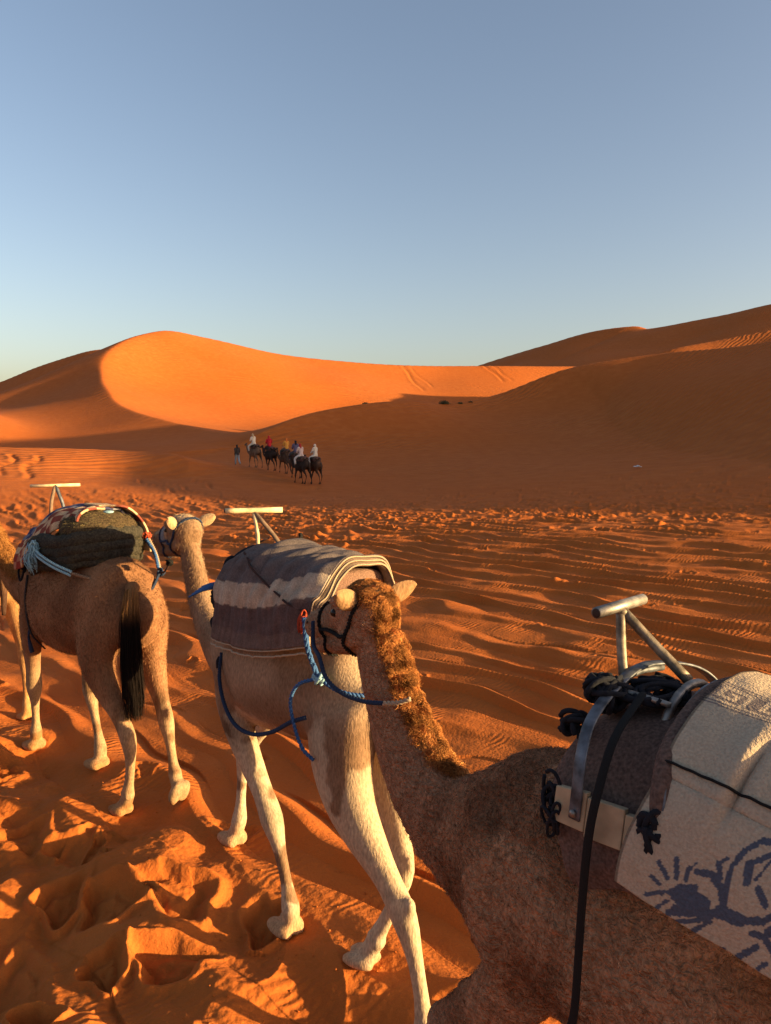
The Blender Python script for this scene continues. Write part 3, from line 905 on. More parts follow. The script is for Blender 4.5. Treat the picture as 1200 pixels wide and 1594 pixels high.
MANE_PTS = [(.88, 0, 1.62), (.95, 0, 1.63), (1.03, .0, 1.70), (1.11, .01, 1.82), (1.16, .02, 1.95), (1.20, .03, 2.06), (1.25, .03, 2.13), (1.33, .035, 2.13)]
def mane_mask(V):
    d = seg_dist(V, MANE_PTS); return (1 - smoothstep(.015, .08, d))
def ginger(P, rs):
    return mixc((.18, .06, .018), (.46, .185, .055), rs.rand(len(P))) * (1 + .2 * rs.randn(len(P), 1)).clip(.5, 1.5)
def wool_col(P, rs):
    return coat_near(P) * rs.uniform(.6, 1.3, (len(P), 1))
class Len:
    def __init__(s, f): s.f = f
    def __mul__(s, o): return np.ones_like(o)
NEAR['hair'] = {
    'mane': dict(n=60000, length=.040, width=.0013, colf=ginger, seed=3, mask=mane_mask, flow=(-.45, .1, -.75), lift=.6, curl=.75, segs=6, jitter=.25, clump=(34, 1.2), coil=1.1),
    'fleece': dict(n=130000, length=.019, width=.0012, colf=wool_col, seed=4, mask=lambda V: smoothstep(.7, 1.0, V[:, 2]) * (1 - .75 * smoothstep(1.0, 1.25, V[:, 0])) * smoothstep(-.9, -.2, V[:, 0]), flow=(-.4, 0, -.9), lift=.45, curl=.9, segs=3, jitter=.3, clump=(50, 1.3), coil=.9),
}

MID = dict(root=(-.56, 4.22, -.03), heading=38, S=1.10, voxel=.013,
    torso=[(-.86, 1.58, .05, .06), (-.82, 1.54, .14, .15), (-.72, 1.50, .21, .25), (-.56, 1.49, .255, .31), (-.36, 1.47, .285, .325), (-.12, 1.44, .32, .345), (.1, 1.42, .325, .365),
           (.3, 1.40, .30, .38), (.48, 1.38, .25, .375), (.64, 1.37, .20, .33), (.76, 1.36, .15, .26), (.86, 1.36, .08, .15)],
    neck=[(.5, 0, 1.36, .18, .28), (.72, 0, 1.31, .14, .23), (.92, 0, 1.31, .11, .18), (1.10, .0, 1.42, .09, .14), (1.24, .01, 1.60, .078, .115), (1.31, .02, 1.80, .07, .10), (1.34, .03, 1.92, .065, .09), (1.35, .04, 1.99, .06, .085)],
    head=((1.39, .04, 2.035), 0, 4, 0), head_scale=1.22,
    FL=[(.44, .15, 1.38), (.32, .19, 1.04), (.04, .14, .60), (-.12, .12, .17), (-.10, .13, .04)],
    FR=[(.46, -.15, 1.38), (.56, -.18, 1.04), (.86, -.12, .60), (.84, -.05, .19), (.88, -.02, .04)],
    HL=[(-.64, .13, 1.44), (-.78, .18, 1.06), (-1.12, .13, .66), (-1.22, .09, .20), (-1.18, .09, .05)],
    HR=[(-.62, -.13, 1.46), (-.58, -.17, 1.06), (-.82, -.11, .60), (-.70, -.04, .17), (-.64, -.01, .04)],
    foot_yaw=dict(HR=20), ear_colour=(.40, .26, .145), ear_axis=(-.5, .75, .45), ear_open=(.8, .5, .1), ear_scale=.95,
    label='tan and cream camel with a grey striped blanket, middle of the three big camels')
def coat_mid(V):
    x, y, z = V.T
    n = noise3ish(V, 4.2, 80); n2 = noise3ish(V, 14, 84) * .25
    tan = mixc((.20, .115, .066), (.29, .18, .11), smoothstep(-.4, .4, n))
    cream = np.array([.42, .305, .20])
    k = smoothstep(.0, .14, n + n2 + smoothstep(1.25, .85, z) * .9 - .28 + .25 * smoothstep(-.2, -.5, x) * (z < 1.3))     # belly and legs turn cream in patches
    k = np.clip(k, 0, 1) * (1 - smoothstep(1.25, 1.4, z))
    fore = smoothstep(.25, .5, x) * smoothstep(.8, .95, z); k = k * (1 - fore * .9)
    c = tan * (1 - k[:, None]) + cream * k[:, None]
    for cc, rr in (((-.66, .26, 1.20), (.11, .2, .24)), ((-.05, .25, 1.10), (.36, .4, .13)), ((-.98, .15, 1.10), (.14, .3, .2))):
        q = np.exp(-np.sum(((V - np.array(cc)) / np.array(rr)) ** 2, 1)) ; q = smoothstep(.30, .52, q + n2 * 1.2)
        c = c * (1 - q[:, None] * .85) + cream * q[:, None] * .85
    elbow = np.exp(-(np.linalg.norm((V - np.array([.30, .2, 1.05])) * [1, .6, 1], axis=1) / .12) ** 2)
    c = c * (1 - .55 * elbow[:, None])
    hd = smoothstep(1.25, 1.35, x) * smoothstep(1.95, 2.02, z)
    face = mixc((.50, .34, .20), (.27, .15, .08), smoothstep(.0, .3, noise3ish(V, 9, 88)))
    c = c * (1 - hd[:, None]) + face * hd[:, None]
    # tail-side patch
    t = np.exp(-(np.linalg.norm(V - np.array([-.80, .05, 1.62]), axis=1) / .14) ** 2)
    c = c * (1 - .8 * t[:, None]) + np.array([.55, .40, .25]) * .8 * t[:, None]
    return c
MID['coat'] = coat_mid
def thin_hair(cf, lo=.7, hi=1.35):
    return lambda P, rs: cf(P) * rs.uniform(lo, hi, (len(P), 1))
MID['hair'] = {
    'mane': dict(n=9000, length=.022, width=.0011, colf=thin_hair(coat_mid), seed=13, mask=lambda V: smoothstep(.9, 1.05, V[:, 0]) * smoothstep(1.3, 1.4, V[:, 2]), flow=(-.2, 0, -1), lift=.3, curl=.4, segs=2, jitter=.3),
    'short_coat': dict(n=60000, length=.008, width=.0011, colf=thin_hair(coat_mid), seed=14, mask=lambda V: smoothstep(.6, .9, V[:, 2]), flow=(-.6, 0, -.8), lift=.22, curl=.3, segs=2, jitter=.25)}

FIRST = dict(root=(-2.69, 6.24, -.13), heading=47, S=1.15, voxel=.014,
    neck=[(.5, 0, 1.38, .18, .29), (.74, 0, 1.34, .15, .25), (.95, .02, 1.32, .12, .20), (1.18, .05, 1.36, .10, .16), (1.38, .09, 1.50, .085, .13), (1.50, .13, 1.68, .078, .112), (1.56, .17, 1.84, .07, .10), (1.58, .19, 1.92, .06, .085)],
    head=((1.63, .22, 1.98), 30, 4, 0),
    FL=[(.50, .16, 1.40), (.62, .19, 1.06), (.80, .13, .58), (.90, .1, .16), (.92, .11, .04)],
    FR=[(.50, -.16, 1.40), (.44, -.18, 1.04), (.27, -.12, .58), (.05, -.08, .15), (.02, -.04, .04)],
    HL=[(-.62, .16, 1.44), (-.60, .20, 1.06), (-.88, .14, .60), (-.80, .12, .17), (-.74, .14, .04)],
    HR=[(-.62, -.16, 1.44), (-.60, -.20, 1.06), (-.87, -.16, .60), (-1.00, -.14, .24), (-1.08, -.13, .14)],
    foot_pitch=dict(HR=62), ear_colour=(.28, .14, .06), ear_scale=1.0,
    label='brown camel with a black tail and checked saddle blanket, ahead of the tan one')
def coat_first(V):
    x, y, z = V.T
    c = mixc((.18, .082, .040), (.28, .135, .066), smoothstep(-.4, .4, noise3ish(V, 4, 90)))
    leg = 1 - smoothstep(.6, .95, z + .08 * noise3ish(V, 7, 93))
    lc = mixc((.34, .21, .115), (.22, .12, .06), smoothstep(.0, .35, noise3ish(V, 8, 96)))
    c = c * (1 - leg[:, None]) + lc * leg[:, None]
    nk = smoothstep(1.1, 1.3, x); c = c * (1 - nk[:, None] * .6) + np.array([.30, .14, .05]) * nk[:, None] * .6
    return c
FIRST['coat'] = coat_first
FIRST['hair'] = {
    'mane': dict(n=14000, length=.045, width=.0022, colf=lambda P, rs: mixc((.22, .08, .02), (.45, .2, .06), rs.rand(len(P))), seed=23,
                 mask=lambda V: 1 - smoothstep(.06, .12, seg_dist(V, [(1.02, .02, 1.52), (1.2, .05, 1.52), (1.36, .09, 1.66), (1.44, .13, 1.8), (1.48, .17, 1.95), (1.55, .2, 2.06)])), flow=(-.4, 0, -.8), lift=.5, curl=.5, segs=3, jitter=.4),
    'fleece': dict(n=60000, length=.02, width=.0016, colf=thin_hair(coat_first), seed=24, mask=lambda V: smoothstep(.8, 1.1, V[:, 2]), flow=(-.5, 0, -.8), lift=.3, curl=.4, segs=2, jitter=.3)}

ZERO = dict(root=(-4.95, 8.35, -.24), heading=47, S=1.12, voxel=.018,
    neck=[(.5, 0, 1.38, .18, .29), (.74, 0, 1.34, .15, .25), (.95, .0, 1.32, .12, .20), (1.15, .0, 1.42, .10, .15), (1.28, .0, 1.60, .085, .125), (1.34, .0, 1.8, .078, .11), (1.37, 0, 1.96, .07, .10)],
    head=((1.42, 0, 2.08), 0, 5, 0),
    FL=[(.50, .16, 1.40), (.50, .19, 1.04), (.70, .13, .58), (.80, .1, .16), (.84, .11, .04)],
    FR=[(.50, -.16, 1.40), (.44, -.18, 1.04), (.27, -.12, .58), (.05, -.08, .15), (.02, -.04, .04)],
    HL=[(-.62, .16, 1.44), (-.50, .20, 1.06), (-.80, .14, .60), (-.62, .12, .17), (-.56, .14, .04)],
    HR=[(-.62, -.16, 1.44), (-.62, -.20, 1.06), (-.92, -.15, .62), (-.98, -.13, .17), (-.94, -.13, .04)],
    ear_colour=(.4, .2, .09),
    label='golden camel at the left edge, mostly out of view with a hind leg showing')
def coat_zero(V):
    return mixc((.32, .15, .055), (.42, .22, .09), smoothstep(-.4, .4, noise3ish(V, 4, 98)))
ZERO['coat'] = coat_zero
ZERO['hair'] = {}

def dusty(cf):
    def f(V):
        c = cf(V); cal = np.maximum(np.exp(-((V[:, 2] - .60) / .05) ** 2), .0) * .35 * (V[:, 0] > -.1)
        c = c * (1 - cal[:, None] * .6)
        d = (1 - smoothstep(.03, .16, V[:, 2] + .03 * noise3ish(V, 20, 130)))[:, None] * .55
        k = 1 + .22 * noise3ish(V, 26, 133)[:, None] * (1 - smoothstep(.8, 1.0, V[:, 2]))[:, None]
        return c * k * (1 - d) + np.array([.40, .16, .05]) * d
    return f
for P_ in (NEAR, MID, FIRST, ZERO): P_['coat'] = dusty(P_['coat'])
CAMELS = {}
for key, P_ in (('near', NEAR), ('mid', MID), ('first', FIRST), ('zero', ZERO)):
    CAMELS[key] = build_camel(P_)
bpy.context.view_layer.update()

# ------------------------------------------------------------------ saddles and blankets
def sheet(name, xs, section, nv, mat, parent, colf=None, thick=.012, wrinkle=None, seed=0, nu=80):
    """cloth thrown over the back: xs control x's, section(x)->(k,2) y,z outline from the left hem over the top to the right hem"""
    X = np.linspace(xs[0], xs[1], nu)
    V = np.zeros((nu, nv, 3)); Arc = np.zeros((nu, nv))
    for i, x in enumerate(X):
        s = catmull(np.asarray(section(x), float), 10)
        L = np.concatenate([[0], np.cumsum(np.linalg.norm(np.diff(s, axis=0), axis=1))])
        q = np.linspace(0, L[-1], nv)
        V[i, :, 0] = x; V[i, :, 1] = np.interp(q, L, s[:, 0]); V[i, :, 2] = np.interp(q, L, s[:, 1]); Arc[i] = q
    D = np.abs(X - xs[0])[:, None] * np.ones((1, nv))
    if wrinkle is not None:
        du = np.gradient(V, axis=0); dv = np.gradient(V, axis=1); Nn = np.cross(du, dv); Nn /= np.linalg.norm(Nn, axis=2)[..., None] + 1e-9
        if Nn[nu // 2, nv // 2, 2] < 0: Nn = -Nn
        w, dx = wrinkle(D, Arc, V)
        V = V + Nn * w[..., None]; V[..., 0] += dx
    i = np.arange(nu - 1)[:, None] * nv + np.arange(nv - 1)[None, :]
    F = np.stack([i, i + 1, i + nv + 1, i + nv], -1).reshape(-1, 4)
    me = mesh_np(name, V.reshape(-1, 3), F)
    if colf: set_color(me, 'print', colf(D.ravel(), Arc.ravel(), V.reshape(-1, 3)))
    o = link(name, me, mat, parent)
    if thick:
        m = o.modifiers.new('t', 'SOLIDIFY'); m.thickness = thick; m.offset = 0
    return o, V

def hem(V, side):
    if side == 'front': return V[0]
    if side == 'back': return V[-1]
    if side == 'left': return V[:, 0]
    return V[:, -1]

def sub_root(name, camel_key):
    """an Empty that sits in the camel's own space, so gear can be shaped in camel coordinates"""
    p = dict(near=NEAR, mid=MID, first=FIRST, zero=ZERO)[camel_key]
    o = empty(name, p['root'], R(90 + p['heading'])); o.scale = (p['S'],) * 3
    return o

def rope(name, P, r, mat, parent, strands=2, pitch=.035, sides=6):
    g = rope_geo(P, r, strands, pitch, sides); return g.build(name, mat, parent)

def straps(g, P, w, t, ref):
    """flat band along P, ref = face normal direction(s)"""
    P = catmull(P, 8); T = np.gradient(P, axis=0); T /= np.linalg.norm(T, axis=1)[:, None]
    Rf = np.asarray(ref, float); Rf = np.tile(Rf, (len(P), 1)) if Rf.ndim == 1 else np.stack([np.interp(np.linspace(0, 1, len(P)), np.linspace(0, 1, len(Rf)), Rf[:, k]) for k in range(3)], 1)
    Nn = Rf - T * np.sum(Rf * T, 1)[:, None]; Nn /= np.linalg.norm(Nn, axis=1)[:, None]
    B = np.cross(T, Nn)
    Q = np.stack([P - B * w / 2 - Nn * t / 2, P + B * w / 2 - Nn * t / 2, P + B * w / 2 + Nn * t / 2, P - B * w / 2 + Nn * t / 2], 1).reshape(-1, 3)
    n = len(P); F = []
    for i in range(n - 1):
        for j in range(4): F.append((i * 4 + j, i * 4 + (j + 1) % 4, (i + 1) * 4 + (j + 1) % 4, (i + 1) * 4 + j))
    F += [(3, 2, 1, 0), tuple(range(4 * n - 4, 4 * n))]
    return g.add(Q, F)

def tangle(g, c, rad, n, r, seed, pts=7, loops=True):
    rs = np.random.RandomState(seed); c = np.array(c, float); rad = np.array(rad, float)
    for _ in range(n):
        if loops:
            a = rs.normal(size=3); a /= np.linalg.norm(a); b = np.cross(a, rs.normal(size=3)); b /= np.linalg.norm(b)
            th = np.linspace(0, 2 * math.pi * rs.uniform(.6, 1.1), 12)
            P = c + rs.uniform(-.5, .5, 3) * rad + (np.cos(th)[:, None] * a + np.sin(th)[:, None] * b) * rad * rs.uniform(.5, .9)
        else:
            P = c + rs.uniform(-1, 1, (pts, 3)) * rad
        g.tube(P, r, 6, smooth=2)

M_RUSTY = plain('rust_stained_steel', (.17, .135, .10), .6, .0015, 32, .55, .6)
# ---- front camel: steel handled saddle, cream towel
def build_near_saddle():
    t = sub_root('camel_saddle', 'near')
    tag(t, 'steel T handled saddle over a dark felt pad, on the woolly brown camel', 'saddle')
    # felt pad: folded layers in front of the hump, on each flank
    for s in (1, -1):
        g = Geo()
        for k, (off, wz) in enumerate(((.0, 0), (.022, .01))):
            P = [(-.03, s * (.0 + .02), 2.03 - off), (-.03, s * .15, 2.02 - off), (-.03, s * .265, 1.96 - off), (-.03, s * .335, 1.86), (-.03, s * .358, 1.78 - wz), (-.03, s * .352, 1.735 - wz)]
            P = catmull(P, 5); n = len(P); rows = []
            for x, z in ((.26, -.08), (.25, -.05), (.17, -.02), (.06, 0), (-.08, 0), (-.2, 0)):
                q = P.copy(); q[:, 0] = x - off * .6 - .10 * smoothstep(1.95, 1.72, q[:, 2]) * (x > .1); q[:, 2] += z * 1.0 - .0; rows.append(q)
            G = np.array(rows); nu, nv = G.shape[:2]
            i = np.arange(nu - 1)[:, None] * nv + np.arange(nv - 1)[None, :]
            G = G + .006 * noise2(G[..., 0] * 20 + k * 5, (G[..., 1] + G[..., 2]) * 14, 5 + k)[..., None]
            g.add(G.reshape(-1, 3), [tuple(f) for f in np.stack([i, i + 1, i + nv + 1, i + nv], -1).reshape(-1, 4)])
        o = g.build('felt_pad', M_FELT, t); m = o.modifiers.new('t', 'SOLIDIFY'); m.thickness = .036; m.offset = 0
        b = o.modifiers.new('b', 'SUBSURF'); b.levels = 1; b.render_levels = 1
    # side boards (three planks butted together on the left), riveted steel bows
    for s in (1, -1):
        edges = [(.205, .1205), (.1195, .0255), (.0245, -.07)]
        for (x0, x1) in edges:
            g = Geo(); V = []; F = []
            for (x, top, bot) in ((x0, 1.905, 1.815), (x1, 1.915, 1.825)):
                if x == .205: top -= .004; bot += .006
                V += [(x, s * .376, top), (x, s * .390, bot), (x, s * .372, bot - .002), (x, s * .358, top - .002)]
            F = [(0, 1, 2, 3), (7, 6, 5, 4), (0, 4, 5, 1), (1, 5, 6, 2), (2, 6, 7, 3), (3, 7, 4, 0)]
            o = g.add(V, F).build('side_board', M_WOOD, t, smooth=False)
            bv = o.modifiers.new('b', 'BEVEL'); bv.width = .0025; bv.segments = 2
    for x in (.205, .01):
        for s in (1, -1):
            g = Geo()
            fx = x - .06
            P = [(fx, s * .388, 1.845), (fx, s * .378, 1.92), (fx + .01, s * .352, 1.985), (fx + .03, s * .29, 2.04), (fx + .045, s * .19, 2.08), (x, s * .06, 2.105), (x, s * .0, 2.11)]
            straps(g, P, .030, .007, [(0, s, .1), (0, s, .2), (0, s * .8, .6), (0, s * .3, 1), (0, 0, 1)])
            o = g.build('steel_bow', M_STRAP, t)
            b = o.modifiers.new('b', 'BEVEL'); b.width = .002; b.segments = 1
            g = Geo(); g.ball((fx, s * .396, 1.863), (.009, .006, .009), 10, 6); g.build('rivet', M_STEEL, o)
            g = Geo(); V = []
    # steel tubes: T handle
    g = Geo()
    A = np.array((.275, .0, 2.262))
    tube_h = Geo(); tube_h.tube([A + (0.0, .118, 0), A + (0, -.118, 0)], .0155, 18)
    # capped ends; dark discs paint in the shade of a hollow tube
    tube_h.build('crossbar', M_STEEL, t)
    for y in (.1185, -.1185):
        e = Geo(); e.ball((A[0], y, A[2]), (.0125, .0012, .0125), 14, 6); e.build('bar_end', M_DARKSKIN, t)
    g = Geo(); g.tube([(.273, .0, 2.25), (.25, .03, 2.16), (.225, .05, 2.07)], [.014, .0135, .014], 12, smooth=3); g.build('front_strut', M_RUSTY, t)
    g = Geo(); g.ball((.272, 0, 2.246), (.019, .017, .014), 12, 8); g.build('weld', M_RUSTY, t)
    g = Geo(); g.tube([(.272, -.004, 2.25), (.19, -.02, 2.175), (.09, -.035, 2.09)], [.014, .0135, .0145], 12, smooth=3); g.build('rear_strut', M_RUSTY, t)
    g = Geo(); g.tube([(.225, .12, 2.075), (.22, .0, 2.09), (.215, -.13, 2.075)], .010, 10, smooth=3); g.build('front_brace', M_STRAP, t)
    g = Geo(); P = []
    for a in np.linspace(-75, 75, 14): P.append((.07, .135 * math.sin(R(a)), 1.99 + .105 * math.cos(R(a))))
    g.tube(P, .0115, 10); g.build('rear_hoop', M_STEEL, t)
    g = Geo(); g.tube([(.21, .12, 2.075), (.12, .13, 2.08), (.06, .12, 2.075)], .008, 8, smooth=3); g.build('side_rail', M_STEEL, t)
    # rope wound round the frame
    g = Geo(); tangle(g, (.225, .13, 2.065), (.05, .07, .045), 34, .0075, 3); tangle(g, (.13, .04, 2.075), (.09, .10, .024), 16, .007, 4)
    tangle(g, (.255, .235, 2.00), (.03, .03, .028), 9, .007, 5); g.build('rope_bundle', M_BLACKCLOTH, t)
    g = Geo(); tangle(g, (.215, .365, 1.86), (.03, .018, .055), 9, .005, 9); tangle(g, (.205, .385, 1.82), (.025, .012, .05), 5, .004, 10); g.build('cord_lashing', M_BLACKCLOTH, t)
    g = Geo(); tangle(g, (-.045, .375, 1.885), (.03, .022, .045), 16, .007, 11); g.build('rope_lashing', M_BLACKCLOTH, t)
    # rolled dark pad behind the second bow
    g = Geo(); P = [(-.045, .372, 1.915), (-.04, .348, 1.97), (-.025, .28, 2.035), (-.01, .15, 2.08), (.0, 0, 2.095), (.0, -.15, 2.075), (-.01, -.3, 2.02)]
    g.tube(P, [.016, .022, .026, .027, .027, .026, .026], 14, smooth=6)
    o = g.build('rolled_pad', M_FELT, t); 
    # girth: long black webbing hanging down the flank
    g = Geo()
    P = [(.13, .12, 2.09), (.10, .30, 2.035), (.085, .388, 1.94), (.09, .412, 1.84), (.10, .412, 1.70), (.11, .405, 1.55), (.12, .40, 1.38), (.15, .385, 1.24), (.12, .34, 1.10), (.09, .24, .985), (.07, .05, .945)]
    straps(g, P, .024, .006, [(0, .2, 1), (0, .7, .7), (0, 1, .2), (0, 1, 0), (0, 1, 0), (0, 1, 0), (0, 1, 0), (.2, 1, -.1), (0, .9, -.4), (0, .4, -1), (0, 0, -1)])
    o = g.build('girth_strap', M_BLACK, t); m = o.modifiers.new('b', 'SUBSURF'); m.levels = 1; m.render_levels = 1
    return t
build_near_saddle()

KEY = np.array([[1,1,1,1,1,1,0,1],[1,0,0,0,0,1,0,1],[1,0,1,1,0,1,0,1],[1,0,1,0,0,1,0,1],[1,0,1,1,1,1,0,1],[1,0,0,0,0,0,0,1]])
STROKES = [((450,650),(580,740),78),((400,640),(520,620),40),((430,760),(600,770),38),((255,415),(350,545),17),((370,400),(400,540),18),((235,520),(310,585),15),((225,655),(345,640),23),((290,775),(375,705),18),
 ((462,470),(465,560),19),((520,500),(620,530),28),((620,530),(700,640),30),((700,640),(730,760),30),((640,450),(690,430),20),((640,450),(680,560),20),((735,760),(728,600),26),((728,600),(735,480),26),((735,480),(790,390),27),((790,390),(890,340),27),
 ((890,340),(1010,385),26),((850,600),(840,480),32),((840,480),(960,450),26),((985,480),(900,590),14),((400,790),(700,800),34),((700,790),(850,850),52),((850,850),(1000,870),34),((1000,865),(1120,830),30),((1120,830),(1200,780),30),
 ((430,860),(560,850),22),((560,850),(700,800),22),((545,985),(565,920),20),((565,920),(650,850),22),((925,650),(1000,770),26),((690,1045),(750,1060),28),((860,1105),(960,1040),32),((930,940),(1020,980),26),((1020,980),(1090,1080),27),((1090,1080),(1160,1220),28),
 ((1050,940),(1180,1000),42),((1180,330),(1200,360),62),((1060,450),(1190,560),38),((1080,700),(1060,620),27),((1060,620),(1150,560),28),((1180,1100),(1200,1120),40),((1000,1180),(1040,1160),24),((500,440),(470,500),10)]
def build_near_towel():
    def sec(x):
        b = (-.06 - x)     # further back
        dz = -.02 * smoothstep(.0, .3, b) - .05 * smoothstep(.45, .95, b)
        lift = .035 * smoothstep(.0, .25, b)
        bot = 1.765 - .15 * b
        return [(.392, bot), (.388, bot + .06), (.375, 1.88), (.350, 1.955), (.285, 2.05 + dz), (.20, 2.105 + dz), (.08, 2.136 + dz), (-.05, 2.136 + dz), (-.18, 2.10 + dz), (-.29, 2.02 + dz), (-.36, 1.92), (-.385, 1.80)]
    def wr(D, A, V):
        hang = 1 - smoothstep(.12, .42, A)
        w = .013 * noise2(D * 4, A * 3, 61) + .003 * noise2(D * 18, A * 14, 62)
        fold = np.exp(-((D - .155 - .12 * (A - .3)) / .011) ** 2) * smoothstep(.18, .3, A) * (1 - smoothstep(.32, .46, A)) * -.020
        f2 = np.exp(-((D - .135 - .12 * (A - .3)) / .02) ** 2) * smoothstep(.1, .3, A) * (1 - smoothstep(.36, .52, A)) * .008
        seam = -.004 * np.exp(-((A - .245 - .04 * D) / .006) ** 2)
        flare = hang * (.028 * np.sin(D * 9 + 1.0) * (1 - A / .45).clip(0, 1)) 
        bulge = .02 * smoothstep(.24, .10, A) 
        dx = .05 * smoothstep(.30, .0, A) * (1 - smoothstep(0, .25, D)) - .045 * smoothstep(.2, .5, A) * (1 - smoothstep(0, .3, D)) * (1 - smoothstep(.55, .7, A)) * 0
        return w + fold + f2 + seam + flare * .5 + bulge * .4, dx
    cream = np.array([.39, .295, .21]); navy = np.array([.072, .080, .108]); grey = np.array([.16, .125, .115])
    def colf(D, A, V):
        q = .0021
        a = np.floor(D / q) * q + .01; h = np.floor(A / q) * q
        cx = a * 4300 - 90; cy = 510 + (a) * 2733 * .93 - h * 3500
        C = np.tile(cream, (len(D), 1)) * (1 + .06 * noise2(D * 6, A * 6, 64))[:, None]
        best = np.full(len(D), 1e9)
        cm = np.mod(cx, 2400); cm = np.where(cm > 1200, 2400 - cm, cm); cyy = cy - (cx - cm) * .0
        # follow the hem: the motif keeps its height above it
        base = 510 + (cm + 90) / 4300 * 2733
        cyy = base - h * 3500
        for (p0, p1, r) in STROKES:
            dx, dy = p1[0] - p0[0], p1[1] - p0[1]; L2 = dx * dx + dy * dy
            t = np.clip(((cm - p0[0]) * dx + (cyy - p0[1]) * dy) / L2, 0, 1)
            best = np.minimum(best, np.hypot(cm - p0[0] - t * dx, cyy - p0[1] - t * dy) - r * .84)
        C[best < 0] = navy
        # meander band near the top
        s = (A - .485); k = s / .011
        band = (k >= 0) & (k < 6)
        ki = np.clip(np.floor(k).astype(int), 0, 5); kj = (np.floor(D / .0125).astype(int)) % 8
        m = band & (KEY[ki, kj] == 1); C[m] = grey
        for off in (-.022, -.012, .072, .082): C[np.abs(s - off) < .0028] = grey
        # hem stitching
        C[D < .006] = C[D < .006] * .45
        return C
    nv = 460
    o, V = sheet('saddle_towel', (-.03, -.83), sec, nv, M_TOWEL, None, colf, .014, wr, nu=330)
    p = NEAR; o.location = p['root']; o.rotation_euler = (0, 0, R(90 + p['heading'])); o.scale = (p['S'],) * 3
    tag(o, 'cream towelling blanket with a navy floral border, at the right edge', 'blanket')
    # dark cord lying across the towel
    i0 = int(.246 / .95 * nv)
    L = []
    for i in range(2, 200, 8):
        arc = .255 + .05 * i / 330
        j = int(nv * arc / 1.09); L.append(V[i, j] + np.array((0, .012, .004)))
    r_ = tube_np(catmull(L, 2), .0035, 6)
    me = mesh_np('tie_cord', *r_); c = link('tie_cord', me, M_BLACK, None)
    c.location = o.location; c.rotation_euler = o.rotation_euler; c.scale = o.scale
    tag(c, 'thin black cord pulled across the cream floral towel', 'cord')
    return o
M_TOWEL = mat_vcol('towelling', 'print', .98, .004, 170, .3, .16)
build_near_towel()

